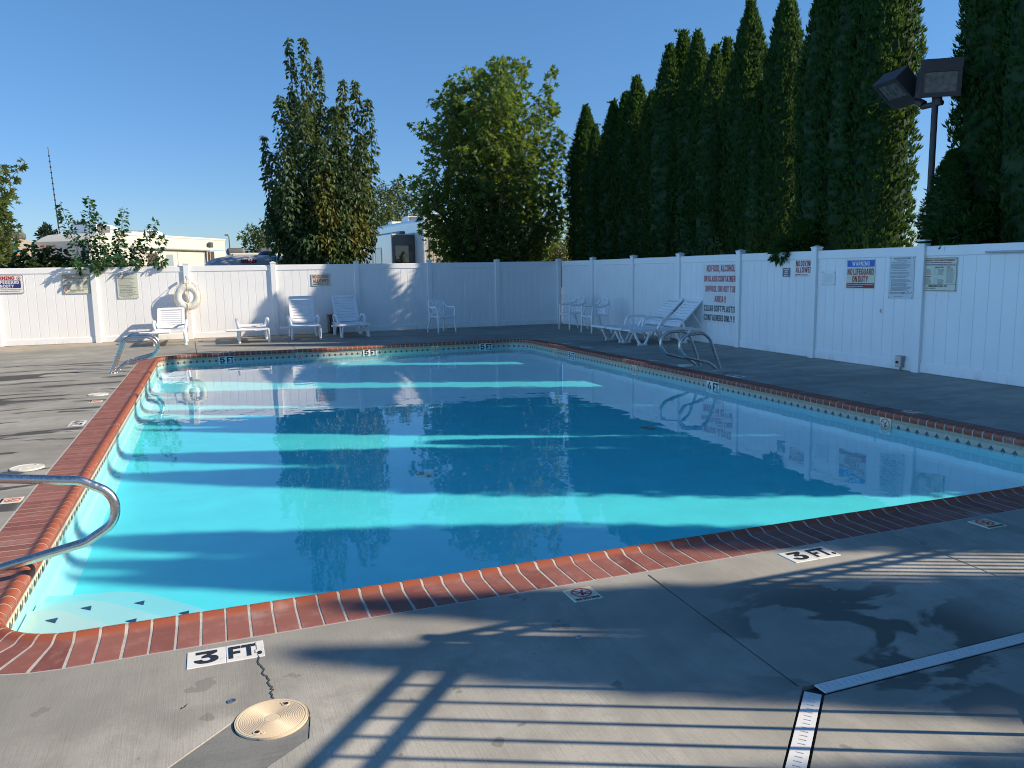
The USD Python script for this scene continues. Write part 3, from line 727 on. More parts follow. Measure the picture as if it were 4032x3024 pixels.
# ------------------------------------------------------------------ signs on the fences
def FARW(x, z):   # point on the far fence's boards, lower left corner of a sign
    return frame((x, 21.533 - .0105 * x + .0525 - .0185 - .0055, z), (1, -.0105, 0), (0, 0, 1))
def RIGHTW(y, z):
    return frame((9.351 + .0182 * y + .0525 - .0045, y, z), (-.0182, -1, 0), (0, 0, 1))
class Sign:
    def __init__(s, name, label, T, w, h, mat, cat='sign', screws=True, ch=.01):
        s.t = thing(name, label, cat, T[:3, 3]); s.R = T.copy(); s.R[:3, 3] = 0; s.w, s.h = w, h
        b = sbox(ch, ch, w - ch, h - ch).buffer(ch, 4)
        add(s.t, 'board', xf(extrude(b, 0, .003).mesh(), s.R), mat)
        if screws:
            for x in (.018, w - .018):
                for y in (.018, h - .018):
                    add(s.t, 'screw', xf(trimesh.creation.cylinder(.007, .003, sections=10), s.R @ frame((x, y, .0045), (1, 0, 0), (0, 1, 0))), 'ink_black')
    def txt(s, st, x, y, w, h, mat, name='lettering'): add(s.t, name, xf(text(st, x, y, w, h, .0055, .001), s.R), mat)
    def rect(s, x, y, w, h, mat, name='panel', r=.0, z=.0034):
        b = sbox(x, y, x + w, y + h) if r == 0 else sbox(x + r, y + r, x + w - r, y + h - r).buffer(r, 5)
        add(s.t, name, xf(extrude(b, z - .0006, z + .0008).mesh(), s.R), mat)
    def border(s, x, y, w, h, t, mat, r=.0):
        b = sbox(x, y, x + w, y + h) if r == 0 else sbox(x + r, y + r, x + w - r, y + h - r).buffer(r, 5)
        add(s.t, 'border', xf(extrude(b.difference(b.buffer(-t)), .0032, .0046).mesh(), s.R), mat)
    def lines(s, x, y, w, n, pitch, lh, mat, seed=0, ragged=.35):
        """blurred small print: word-long strokes in n lines downwards from y"""
        r = np.random.default_rng(seed); m = MB()
        for k in range(n):
            yy = y - k * pitch; xx = x; end = x + w * (1 - ragged * r.random())
            while xx < end:
                l = min(r.uniform(2.0, 6.5) * lh, end - xx)
                hh = lh * r.uniform(.75, 1.0); m.box((xx + l / 2, yy + hh / 2, .0042), (l, hh, .001)); xx += l + lh * .7
        add(s.t, 'small_print', xf(m.mesh(), s.R), mat)
    def icon(s, cx, cy, r):
        a, b = icon(cx, cy, r, .0042); add(s.t, 'prohibition_ring', xf(a.mesh(), s.R), 'ink_red'); add(s.t, 'diver_symbol', xf(b.mesh(), s.R), 'ink_black')

# far fence
s = Sign('pool_sign', 'red and navy WARNING NO LIFEGUARD ON DUTY sign cut by the left edge', FARW(-4.79, 1.225), .735, .43, 'sign_white', ch=.03)
s.border(.006, .006, .723, .418, .007, 'ink_black', .028)
s.txt('WARNING', .06, .318, .50, .085, 'ink_red'); s.icon(.640, .352, .040)
s.rect(.03, .128, .645, .178, 'ink_navy', 'navy_panel', .02)
s.txt('NO LIFEGUARD', .045, .222, .595, .075, 'ink_white'); s.txt('ON DUTY', .19, .138, .34, .070, 'ink_white')
s.txt('Children under the age of 13 should not use', .04, .083, .64, .022, 'ink_black'); s.txt('pool without an adult in attendance', .08, .045, .56, .022, 'ink_black')
def emergency(T, label, w, h):
    s = Sign('emergency_sign', label, T, w, h, 'sign_cream'); k = w / .6
    s.border(.008, .010, w - .016, h - .02, .006, 'ink_black')
    s.txt('EMERGENCY LIFESAVING TECHNIQUES', .045 * k, h * .885, w - .09 * k, h * .055, 'ink_orange_red')
    s.lines(.07 * k, h * .835, w - .15 * k, 1, .02, .012, 'ink_navy', 1, .02); s.lines(.03 * k, h * .785, w - .06 * k, 1, .02, .010, 'ink_black', 2, .02)
    s.rect(.012, h * .755, w - .024, .004, 'ink_black', 'rule')
    for (x, y, head) in ((.035, .69, 'CALL'), (.235, .69, 'COMPRESSIONS'), (.03, .42, 'BREATHING'), (.235, .40, '')):
        if head: s.txt(head, x * k, h * y, (.055 if head == 'CALL' else .15) * k, h * .035, 'ink_orange_red')
        s.border((x + .005) * k, h * (y - .19), .055 * k, h * .17, .0025, 'ink_grey')
        s.lines((x + .07) * k, h * (y - .055), .095 * k, 6, h * .027, h * .014, 'ink_grey', int(x * 100 + y * 10))
    s.txt('AIRWAY', .43 * k, h * .70, .07 * k, h * .03, 'ink_orange_red')
    s.lines(.43 * k, h * .66, .145 * k, 14, h * .030, h * .013, 'ink_grey', 9)
    s.rect(.012, h * .205, w - .024, .004, 'ink_black', 'rule')
    s.txt('EMERGENCY CALL 911', .15 * k, h * .135, .30 * k, h * .05, 'ink_black'); s.lines(.10 * k, h * .085, .25 * k, 1, .02, .010, 'ink_black', 4)
    arc = smoothpath([(.035 * k, h * .055, 0), (.03 * k, h * .11, 0), (.05 * k, h * .165, 0), (.075 * k, h * .175, 0)], 6)[:, :2]
    ph = unary_union([LineString(arc).buffer(.007 * k), Point(arc[0]).buffer(.012 * k), Point(arc[-1]).buffer(.012 * k)])
    add(s.t, 'phone_symbol', xf(extrude(ph, .004, .0052).mesh(), s.R), 'ink_orange_red')
emergency(FARW(-3.255, 1.185), 'cream emergency lifesaving sheet on the sunlit far fence in leaf shadow', .585, .465)
def rules(T, label, w, h, mat, band, hand):
    s = Sign('rules_sign', label, T, w, h, mat)
    s.rect(w * .18, h * .945, w * .66, h * .035, band, 'title_band'); s.txt('Swimming Pool Rules', w * .23, h * .951, w * .56, h * .022, 'ink_white')
    s.lines(w * .32, h * .905, w * .42, 1, .02, .008, 'ink_grey', 11)
    y = .87
    for k, (n, dy) in enumerate([(1, .045), (3, .085), (2, .066), (1, .045), (2, .066), (1, .04), (2, .06), (3, .09), (4, .105), (3, .08), (1, .042), (2, .06)]):
        s.lines(w * (.06 if k < 7 or k > 9 else .10), h * y, w * .84, n, h * .024, h * .013, 'ink_grey', 20 + k, .3); y -= dy
    r = np.random.default_rng(5)
    for (x0, y0, l) in hand:
        pts = [(x0 * w + i * l * w / 14, y0 * h + r.uniform(-.006, .008) * h, 0) for i in range(15)]
        ln = LineString(smoothpath(pts, 3)[:, :2]).buffer(.0032); add(s.t, 'handwriting', xf(extrude(ln, .004, .005).mesh(), s.R), 'ink_black')
    s.lines(w * .25, h * .045, w * .5, 1, .02, .007, 'ink_grey', 40)
rules(FARW(-2.09, 1.045), 'pale green pool rules sheet on the far fence left of the life ring', .455, .610, 'sign_greygreen', 'ink_navy', [(.5, .155, .47), (.14, .095, .62)])
s = Sign('no_diving_sign', 'cream NO DIVING ALLOWED sign on the far fence above a lounger', FARW(2.505, 1.250), .48, .315, 'sign_cream')
s.txt('NO DIVING', .03, .195, .41, .092, 'ink_orange_red'); s.txt('ALLOWED', .035, .085, .405, .092, 'ink_orange_red'); s.txt('POOL DEPTH 3FT TO 5FT', .03, .030, .42, .026, 'ink_black')
# right fence (lower left corner is the end farther from the camera)
s = Sign('food_sign', 'tall NO FOOD, ALCOHOL OR GLASS CONTAINERS sign in red and black on the right fence', RIGHTW(14.33, .44), 1.21, 1.185, 'sign_white', ch=.004, screws=False)
for i, (st, x, w) in enumerate([('NO FOOD, ALCOHOL', .12, .98), ('OR GLASS CONTAINERS', .02, 1.17), ('IN POOL OR HOT TUB', .08, 1.06), ('AREA !!', .42, .40)]):
    s.txt(st, x, 1.035 - i * .205, w, .125 if i else .135, 'ink_red')
for i, st in enumerate(['CLEAR SOFT PLASTIC', 'CONTAINERS ONLY !!']):
    s.txt(st, .04, .225 - i * .19, 1.12 if i == 0 else 1.08, .128, 'ink_black')
s = Sign('plaque', 'small dark grey plaque on the right fence beside the NO DIVING ALLOWED sign', RIGHTW(11.80, 1.375), .20, .155, 'sign_plaque', screws=False)
s.lines(.02, .125, .16, 1, .03, .014, 'ink_white', 51, .05); s.lines(.06, .090, .08, 1, .03, .018, 'ink_white', 52, .05); s.lines(.05, .055, .10, 1, .03, .018, 'ink_white', 53, .05); s.lines(.04, .018, .12, 1, .03, .018, 'ink_white', 54, .05)
s = Sign('no_diving_sign', 'white NO DIVING ALLOWED sign on the right fence partly hidden by a post', RIGHTW(11.47, 1.375), .455, .30, 'sign_white')
s.txt('NO DIVING', .025, .178, .41, .098, 'ink_red'); s.txt('ALLOWED', .020, .070, .41, .098, 'ink_red'); s.txt('POOL DEPTH', .02, .025, .15, .022, 'ink_red'); s.lines(.19, .025, .2, 1, .02, .018, 'ink_grey', 55)
s = Sign('notice', 'small white paper notice taped by black corners to the right fence', RIGHTW(10.79, 1.235), .31, .235, 'ink_white')
s.lines(.05, .165, .22, 4, .034, .018, 'sign_paper', 56, .15)
s = Sign('pool_sign', 'blue topped WARNING NO LIFEGUARD ON DUTY sign in the middle of the right fence', RIGHTW(10.225, 1.195), .60, .452, 'sign_cream', ch=.006)
s.rect(.012, .338, .576, .100, 'ink_blue', 'blue_panel', .02); s.txt('WARNING', .12, .353, .37, .070, 'ink_white')
s.txt('NO LIFEGUARD', .025, .212, .55, .100, 'ink_red'); s.txt('ON DUTY', .13, .098, .335, .100, 'ink_red')
s.rect(.008, .008, .584, .078, 'ink_red', 'red_panel'); s.txt('Children under the age of 13 years old shall not use the pool without', .022, .052, .555, .022, 'ink_white'); s.txt('a parent or adult guardian in attendance', .022, .020, .34, .022, 'ink_white')
rules(RIGHTW(9.345, 1.055), 'long pale pool rules sheet on the right fence beside the tall uncapped post', .465, .615, 'sign_paper', 'sign_plaque', [(.5, .145, .47)])
emergency(RIGHTW(8.765, 1.175), 'white framed emergency lifesaving sheet on the right fence nearest the camera', .615, .475)
# gate lock, pole along the top rail, outlet box
t = thing('gate_lock', 'small oval lock set in the shaded right fence boards', 'lock', RIGHTW(9.475, .862)[:3, 3])
add(t, 'plate', xf(extrude(Polygon([(.02 * math.cos(a), .035 * math.sin(a)) for a in np.linspace(0, 2 * PI, 24)[:-1]]), -.002, .006).mesh(), frame((0, 0, 0), (0, -1, 0), (0, 0, 1))), 'alloy')
for dz in (.014, -.014): add(t, 'keyhole', xf(extrude(Point(0, dz).buffer(.008, 8), .004, .009).mesh(), frame((0, 0, 0), (0, -1, 0), (0, 0, 1))), 'ink_black')
t = thing('rescue_pole', 'grey aluminium rescue pole hung along the top rail of the right fence', 'pole')
add(t, 'shaft', tube([(9.50, 7.70, 1.700), (9.46, 5.2, 1.690), (9.42, 3.4, 1.685)], .016, 12), 'alloy')
for y in (7.1, 5.5, 4.0): add(t, 'hook', cbox((9.40 + .0182 * y - .02, y, 1.69), (.06, .02, .05), .003), 'alloy')
t = thing('outlet_box', 'grey metal outlet box at the foot of the right fence beside the tall post', 'outlet box', (9.555, 9.02, 0))
add(t, 'box', cbox((-.025, 0, .135), (.09, .12, .17), .006), 'box_grey'); add(t, 'cover_plate', cbox((-.073, 0, .135), (.006, .105, .155), .002), 'alloy')
add(t, 'socket', xf(trimesh.creation.cylinder(.020, .02, sections=16), frame((-.078, .01, .125), (0, 1, 0), (0, 0, 1))), 'ink_black'); add(t, 'conduit', tube([(-.02, 0, .06), (-.02, 0, -.02)], .014, 10), 'box_grey')
t = thing('heater', 'small grey slatted heater standing against the far fence behind a lounger', 'heater', (2.99, 21.30, 0))
add(t, 'casing', cbox((0, .06, .25), (.30, .10, .46), .01), 'heater_grey'); add(t, 'top', cbox((0, .0, .495), (.34, .24, .03), .006), 'heater_grey')
for k in range(6): add(t, 'slat', cbox((-.12 + k * .048, -.04, .26), (.018, .12, .40), .003), 'heater_grey')
# fallen leaf
t = thing('fallen_leaf', 'small curled brown leaf lying on the near deck', 'leaf', (-.195, 2.975, .004), .4)
add(t, 'blade', (np.array([(0, 0, 0), (.014, .006, .004), (.026, 0, .012), (.014, -.008, .010), (.013, 0, .001)]), np.array([[0, 4, 1], [1, 4, 2], [0, 3, 4], [4, 3, 2]])), 'pear_autumn')

# ------------------------------------------------------------------ stainless rails
def rail(parent, pts, r=.0242):
    p = np.array(pts, float); out = [p[0]]
    # straight legs with rounded bends
    for i in range(1, len(p) - 1):
        a, b, c = p[i - 1], p[i], p[i + 1]; d1 = (a - b) / np.linalg.norm(a - b); d2 = (c - b) / np.linalg.norm(c - b)
        ang = math.acos(np.clip(d1 @ d2, -1, 1)); R = min(.13, .48 * min(np.linalg.norm(a - b), np.linalg.norm(c - b)) * math.tan(ang / 2))
        l = R / math.tan(ang / 2); s0, s1 = b + d1 * l, b + d2 * l
        bis = (d1 + d2) / np.linalg.norm(d1 + d2); ctr = b + bis * R / math.sin(ang / 2)
        u, v = s0 - ctr, s1 - ctr; om = math.acos(np.clip(u @ v / R / R, -1, 1))
        for t in np.linspace(0, 1, 10): out.append(ctr + (math.sin((1 - t) * om) * u + math.sin(t * om) * v) / math.sin(om))
    out.append(p[-1]); q = np.array(out); keep = np.r_[True, np.linalg.norm(np.diff(q, axis=0), axis=1) > 1e-4]
    add(parent, 'rail', tube(q[keep], r, 20), 'stainless', smooth=40)
def plate(parent, x, y):
    m = MB(); m.tm(trimesh.creation.revolve(np.array([(.0, .012), (.027, .012), (.036, .008), (.046, .001), (.046, -.004), (0, -.004)]), sections=28), frame((x, y, 0), (1, 0, 0), (0, 1, 0))); m2 = trimesh.Trimesh(*m.mesh(), process=False); m2.fix_normals()
    add(parent, 'base_plate', m2, 'stainless', smooth=40)
# (outward distance from the pool edge, height) of a ladder rail
LAD = [(.625, 0.0), (.42, .50), (.31, .585), (.03, .575), (-.095, .50), (-.105, .36), (-.02, .245), (.40, .135), (.515, .06), (.545, 0.0)]
def ladder(label, edge, sgn, ys):
    t = thing('ladder_rails', label, 'pool ladder rails')
    for y in ys:
        rail(t, [(edge - sgn * e, y, z) for e, z in LAD]); plate(t, edge - sgn * .625, y); plate(t, edge - sgn * .545, y)
    return t
ladder('pair of looped stainless ladder rails at the far left corner of the pool', PX0, 1, (14.55, 15.08))
ladder('pair of looped stainless ladder rails on the shaded right side of the pool', PX1, -1, (10.23, 10.77))
t = thing('handrail', 'polished stainless grab rail arching over the brick coping at the near left', 'handrail')
yN = 4.62
rail(t, [(-1.80, yN, 0), (-1.72, yN, .42), (-1.60, yN, .632), (-1.25, yN, .588), (-.70, yN, .512), (-.545, yN, .42), (-.55, yN, .27), (-.70, yN, .176), (-1.10, yN, .092), (-1.40, yN, .03), (-1.46, yN, -.01)], .0245)
plate(t, -1.80, yN); plate(t, -1.455, yN)

# ------------------------------------------------------------------ resin furniture
def lounger(name, label, loc, rz, ang, group):
    t = thing(name, label, 'lounger', loc, rz, group=group); a = math.radians(ang); ca, sa = math.cos(a), math.sin(a)
    W_ = .31; hy, hz = 1.00, .335
    for s in (-1, 1):
        add(t, 'side_rail', cbox((s * W_, .60, .305), (.040, 1.50, .062), .008), 'resin_white')
        for y0 in (.06, 1.02):
            m = MB(); pa = [(s * W_, y0 - .10, .29), (s * (W_ + .015), y0 - .04, .14), (s * (W_ + .02), y0 + .03, .035)]
            for pts in (pa, [(p[0], 2 * y0 + .17 - p[1], p[2]) for p in pa]):
                v, f = tube(smoothpath(pts, 4), .026, 8); m.raw(v, f)
            m.box((s * (W_ + .02), y0 + .085, .022), (.055, .21, .044), .008)
            add(t, 'leg', m, 'resin_white', smooth=50)
        arm = smoothpath([(s * (W_ + .01), .50, .31), (s * (W_ + .035), .56, .45), (s * (W_ + .04), .66, .515), (s * (W_ + .04), .95, .52), (s * (W_ + .035), 1.07, .47), (s * (W_ + .01), 1.16, .31)], 5)
        v, f = tube(arm, .024, 8); v = np.asarray(v); v[:, 0] = s * (W_ + .03) + (v[:, 0] - s * (W_ + .03)) * 1.3
        add(t, 'armrest', (v, f), 'resin_white', smooth=50)
    add(t, 'foot_edge', xf(trimesh.creation.capsule(.60, .028, count=[8, 10]), frame((-.30, -.155, .318), (0, 0, -1), (0, 1, 0))), 'resin_white', smooth=50)
    def slat(y, w, sag, T=None):
        xs = np.linspace(-.298, .298, 9); m = MB(); top_, bot = [], []
        z = -sag * (1 - (xs / .298) ** 2)
        v = []
        for x, zz in zip(xs, z): v += [(x, y - w / 2, zz), (x, y + w / 2, zz), (x, y + w / 2, zz - .028), (x, y - w / 2, zz - .028)]
        f = []
        for i in range(8):
            for k in range(4): f.append([4 * i + k, 4 * i + (k + 1) % 4, 4 * i + 4 + (k + 1) % 4, 4 * i + 4 + k][::-1])
        f += [[0, 1, 2, 3], [35, 34, 33, 32]]
        return xf((np.array(v), np.vstack([np.array(f)[:, [0, 1, 2]], np.array(f)[:, [0, 2, 3]]])), T if T is not None else np.eye(4))
    for k in range(11):
        add(t, 'seat_slat', slat(-.10 + k * .1, .084, .018, frame((0, 0, .343), (1, 0, 0), (0, 1, 0))), 'resin_white')
    Tb = frame((0, hy, hz), (1, 0, 0), (0, ca, sa))
    for k in range(8):
        add(t, 'back_slat', slat(.115 + k * .083, .064, .010, Tb), 'resin_white')
    fr_ = sbox(-.305, .02, .305, .83).buffer(.0).difference(sbox(-.245, .075, .245, .755))
    fr_ = fr_.intersection(sbox(-.305 + .05, .02 + .05, .305 - .05, .83 - .05).buffer(.05, 6))
    add(t, 'back_frame', xf(extrude(fr_, -.026, .004).mesh(), Tb), 'resin_white')
    for s in (-1, 1):
        if ang > 5:
            p1 = np.array([s * .25, hy + ca * .5, hz + sa * .5 - .03]); p2 = np.array([s * .25, min(hy + ca * .5 + .30, hy + .62), .30])
            add(t, 'prop', tube([p1, p2], .014, 6), 'resin_white')
        add(t, 'head_rail', cbox((s * (W_ - .02), 1.52, .285), (.03, .36, .045), .006), 'resin_white')
    return t
GL = 'white resin loungers along the far fence'
lounger('sun_lounger', 'white lounger with half reclined back standing under the life ring', (-.92, 19.62, 0), 0, 34, GL)
lounger('sun_lounger', 'white lounger laid flat between two fence posts on the far deck', (.90, 19.36, 0), 0, 0, GL)
l2 = lounger('sun_lounger', 'white lounger with raised slatted back in full sun below the NO DIVING ALLOWED sign', (2.12, 19.72, 0), -.03, 54, GL)
thing('sun_lounger', 'white lounger with raised back half in tree shadow beside the grey heater', 'lounger', (3.29, 19.66, 0), .03, group=GL, src=l2)
r1 = lounger('sun_lounger', 'shaded white lounger of the right hand pair, nearer the camera below the food sign', (8.07, 14.66, 0), -PI / 2, 43, 'white resin loungers by the right fence')
thing('sun_lounger', 'shaded white lounger of the right hand pair, farther from the camera', 'lounger', (8.05, 15.42, 0), -PI / 2 - .03, group='white resin loungers by the right fence', src=r1)

def armchair(label, loc, rz):
    t = thing('armchair', label, 'chair', loc, rz, group='white resin armchairs on the deck')
    # seat
    sh = Polygon([(-.235, -.22), (.235, -.22), (.20, .22), (-.20, .22)]).buffer(.02, 4)
    m = MB(); e = extrude(sh, .408, .432); m.raw(*e.mesh()); m.box((0, -.235, .405), (.46, .03, .05), .012); add(t, 'seat', m, 'resin_white')
    for s in (-1, 1):
        for (a, b, c) in (((s * .265, -.245, .0), (s * .245, -.225, .42), (s * .275, -.215, .645)), ((s * .245, .335, .0), (s * .215, .225, .42), None)):
            P = [a, b] + ([c] if c else [])
            v, f = tube(P, [.017, .026, .022][:len(P)], 8); add(t, 'leg', (v, f), 'resin_white', smooth=50)
        arm = smoothpath([(s * .275, -.225, .642), (s * .287, -.10, .655), (s * .285, .08, .655), (s * .255, .21, .70), (s * .20, .265, .80)], 5)
        v, f = tube(arm, .025, 8); v = np.asarray(v); add(t, 'armrest', (v, f), 'resin_white', smooth=50)
    arch = smoothpath([(-.215, .225, .43), (-.235, .26, .60), (-.215, .285, .74), (-.14, .31, .835), (0, .32, .865), (.14, .31, .835), (.215, .285, .74), (.235, .26, .60), (.215, .225, .43)], 5)
    v, f = tube(arch, .020, 8); add(t, 'back_frame', (v, f), 'resin_white', smooth=50)
    for k in range(7):
        u = (k - 3) / 3.0; tp = arch[np.argmin(np.abs(arch[:, 0] - u * .165) + (arch[:, 2] < .75) * 9)]
        P = smoothpath([(u * .115, .205, .47), (u * .125, .235, .60), (tp[0], tp[1] - .008, tp[2])], 4)
        m = MB(); v, f = tube(P, .016, 6); add(t, 'back_slat', (v, f), 'resin_white', smooth=50)
    add(t, 'back_bar', cbox((0, .205, .485), (.36, .02, .05), .006), 'resin_white')
    return t
ac = armchair('white resin armchair alone in front of the shaded far fence', (5.60, 20.12, 0), .28)
GA = 'white resin armchairs on the deck'
thing('armchair', 'white resin armchair of the pair by the right fence, farther from the camera', 'chair', (8.93, 19.28, 0), -PI / 2 + .12, group=GA, src=ac)
thing('armchair', 'white resin armchair of the pair by the right fence, nearer the camera', 'chair', (8.93, 17.93, 0), -PI / 2 + .05, group=GA, src=ac)

# ------------------------------------------------------------------ life ring on the fence post
t = thing('life_ring', 'white life ring with looped rope hanging on a far fence post', 'life ring', (-.524, 21.37, 1.055))
ringm = trimesh.creation.torus(.215, .085, 48, 20); RT = frame((0, 0, 0), (1, 0, 0), (0, 0, 1)); RT[:3, 1] *= 1.10
v, f = xf(ringm, RT); v[:, 1] *= .75
add(t, 'ring', (v, f), 'ring_white', smooth=True)
for a in (PI / 4, 3 * PI / 4, 5 * PI / 4, 7 * PI / 4):
    tr_ = trimesh.creation.torus(.215, .0875, 48, 20); v, f = tr_.vertices, tr_.faces
    ang = np.arctan2(v[:, 1], v[:, 0]); k = np.abs((ang - a + PI) % (2 * PI) - PI) < .16
    f = f[k[f].all(1)]; v, f = xf((v, f), RT); v[:, 1] *= .75; add(t, 'band', (v, f), 'ink_white', smooth=True)
loop = []
for k in range(65):
    a = 2 * PI * k / 64; r = .305 + .022 * abs(math.sin(2 * a)) * (1 + .3 * math.sin(a)); loop.append((r * math.cos(a) * .97, -.035, 1.1 * r * math.sin(a)))
add(t, 'grab_rope', tube(loop, .006, 6), 'rope', smooth=True)
hk = (0.0, .045, .455)
add(t, 'hanging_rope', tube(smoothpath([(-.20, -.05, .25), (-.05, -.02, .42), hk, (.06, -.02, .41), (.21, -.05, .23), (.225, -.05, -.10), (.20, -.05, -.26)], 6), .006, 6), 'rope', smooth=True)
cr = []
for k in range(90):
    a = k * .42; cr.append((.01 + .028 * math.cos(a), -.01 + .012 * math.sin(a * .7), .02 - .17 * math.sin(a) - .02 * math.sin(k * .1)))
add(t, 'coiled_rope', tube(cr, .005, 5), 'rope', smooth=True)
add(t, 'centre_rope', tube([hk, (.0, -.06, .30), (.01, -.07, 0), (-.01, -.07, -.30), (.01, -.03, -.42), (.06, -.03, -.40)], .006, 6), 'rope', smooth=True)
add(t, 'hook', cbox((-.01, .07, .475), (.03, .09, .06), .004), 'alloy')

# ------------------------------------------------------------------ floodlights on a pole
t = thing('flood_light', 'pair of dark floodlights on a pole among the tall right hand evergreens', 'floodlight', (10.0, 9.08, -.07))
add(t, 'pole', tube([(0, 0, -.1), (0, 0, 4.02)], .045, 12), 'bronze_dark', smooth=40)
add(t, 'cross_arm', tube([(0, .22, 3.92), (0, -.12, 3.92)], .040, 12), 'bronze_dark', smooth=40)
def head(T):
    m = MB(); b = trimesh.convex.convex_hull(np.array([(sx * .27, y, z) for sx in (-1, 1) for (y, z) in ((-.10, -.22), (-.10, .18), (.12, .14), (.14, -.20))])); m.tm(b)
    h = add(t, 'lamp_housing', xf(m.mesh(), T), 'bronze_dark')
    v = MB(); v.box((0, -.17, .195), (.56, .22, .018), .003); 
    vis = cbox((0, -.105, .235), (.56, .02, .13), .003)
    add(h, 'visor', xf(vis, T), 'bronze_dark')
    add(h, 'lens', xf(cbox((0, -.104, -.02), (.44, .012, .28), .002), T), 'lens_grey')
    bz = sbox(-.27, -.22, .27, .18).difference(sbox(-.215, -.155, .215, .125)); add(h, 'bezel', xf(extrude(bz, 0, .022).mesh(), T @ frame((0, -.10, 0), (1, 0, 0), (0, 0, 1))), 'bronze_dark')
    rf = MB()
    for k in range(5): rf.box((-.16 + k * .08, -.112, -.02 + .03 * (-1) ** k), (.045, .004, .14), .001)
    add(h, 'reflector', xf(rf.mesh(), T), 'lens_grey')
fwd = np.array([-.55, -.83, 0.]); fwd /= np.linalg.norm(fwd); side = np.array([-fwd[1], fwd[0], 0])
head(frame((-.02, -.06, 4.22), side, (-fwd + np.array([0, 0, .12])) / np.linalg.norm(-fwd + np.array([0, 0, .12]))))
f2 = np.array([-.66, .10, -.74]); f2 /= np.linalg.norm(f2); s2 = np.cross(f2, [0, 0, 1.0]); s2 /= np.linalg.norm(s2)
head(frame(np.array([-.14, .56, 4.27]), s2, -f2))
add(t, 'knuckle', tube([(0, .20, 3.95), (-.02, .34, 4.05), (-.04, .46, 4.16)], [.06, .05, .05], 10), 'bronze_dark', smooth=40)
add(t, 'knuckle', tube([(0, -.06, 3.90), (-.01, -.06, 4.06)], .05, 10), 'bronze_dark', smooth=40)

# ------------------------------------------------------------------ black railing beside the camera (its shadow falls into the picture)
t = thing('iron_railing', 'black slatted iron railing outside the frame that shades the near deck', 'railing')
RZ = 1.50
C0 = np.array([3.19, 2.085]); dd = np.array([.652, .758]); A0 = C0 - dd * 4.2; B0 = np.array([9.3, 2.085])
for a, b in ((A0, C0), (C0, B0)):
    L = np.linalg.norm(b - a); d = (b - a) / L; T = frame((*a, 0), (*d, 0), Z=(0, 0, 1))
    for z in (RZ - .02, RZ - .128, .16): add(t, 'rail', xf(cbox((L / 2, 0, z), (L, .032, .036), .004), T), 'iron_black')
    n = int(L / .118)
    for k in range(n):
        add(t, 'baluster', xf(cbox(((k + .5) * L / n, 0, (RZ - .05) / 2 + .04), (.016, .016, RZ - .10)), T), 'iron_black')
    for x in (0, L * .5, L): add(t, 'post', xf(cbox((x, 0, RZ / 2), (.05, .05, RZ + .04), .004), T), 'iron_black')

# ------------------------------------------------------------------ foliage
LEAF = {
 'ovate': (np.array([(0, 0, 0), (.30, .25, .07), (.30, -.25, .07), (.65, .22, .03), (.65, -.22, .03), (1.0, 0, -.16), (.32, 0, .0), (.66, 0, -.05)]),
           np.array([(0, 6, 1), (0, 2, 6), (6, 7, 3), (6, 3, 1), (6, 4, 7), (6, 2, 4), (7, 5, 3), (7, 4, 5)])),
 'maple': (np.array([(.12, 0, 0), (.0, .10, 0), (.10, .46, -.04), (.30, .22, .03), (.62, .52, -.05), (.58, .15, .03), (1.0, 0, -.08), (.58, -.15, .03), (.62, -.52, -.05), (.30, -.22, .03), (.10, -.46, -.04), (.0, -.10, 0)]),
           np.array([(0, 2, 1), (0, 3, 2), (0, 4, 3), (0, 5, 4), (0, 6, 5), (0, 7, 6), (0, 8, 7), (0, 9, 8), (0, 10, 9), (0, 11, 10)])[:, ::-1]),
 'blade': (np.array([(0, 0, 0), (.45, .20, .03), (.45, -.20, .03), (1.0, 0, 0)]), np.array([(0, 2, 1), (1, 2, 3)])),
}
def unit(a): return a / (np.linalg.norm(a, axis=-1, keepdims=True) + 1e-12)
def leafmesh(C, Tip, Nrm, size, kind):
    L, F = LEAF[kind]; n = len(C); T = unit(Tip); B = unit(np.cross(Nrm, T)); N = np.cross(T, B)
    size = np.broadcast_to(size, (n,))
    v = C[:, None] + size[:, None, None] * (L[None, :, 0:1] * T[:, None] + L[None, :, 1:2] * B[:, None] + L[None, :, 2:3] * N[:, None])
    f = F[None] + (np.arange(n) * len(L))[:, None, None]
    return v.reshape(-1, 3), f.reshape(-1, 3)
def rdir(rng, n): return unit(rng.normal(size=(n, 3)))

def twiggy(rng, axes, n, droop, size, kind, spread, upb=.0):
    """leaves along branch polylines. axes: list of (polyline, radius at each vertex, weight)"""
    w = np.array([a[2] for a in axes], float); w /= w.sum(); cnt = rng.multinomial(n, w); C, TT, NN = [], [], []
    for (pl, rad, _), k in zip(axes, cnt):
        if k == 0: continue
        pl = np.asarray(pl, float); rad = np.asarray(rad, float); m = len(pl) - 1
        u = rng.random(k) * m; i = np.minimum(u.astype(int), m - 1); t = (u - i)[:, None]
        c = pl[i] * (1 - t) + pl[i + 1] * t; r = (rad[i] * (1 - t[:, 0]) + rad[i + 1] * t[:, 0])
        ax = unit(pl[i + 1] - pl[i]); o = rdir(rng, k); o = unit(o - ax * (o * ax).sum(1, keepdims=True))
        q = rng.random(k) ** .45
        C.append(c + o * (r * q)[:, None]); tip = unit(o * spread + ax * .35 + np.array([0, 0, -droop]) + rdir(rng, k) * .5)
        nr = unit(o * (1 - upb) + np.array([0, 0, 1.0]) * (.35 + upb) + rdir(rng, k) * .55); TT.append(tip); NN.append(nr)
    C, TT, NN = map(np.vstack, (C, TT, NN)); s = size * rng.uniform(.7, 1.25, len(C))
    return leafmesh(C, TT, NN, s, kind), C

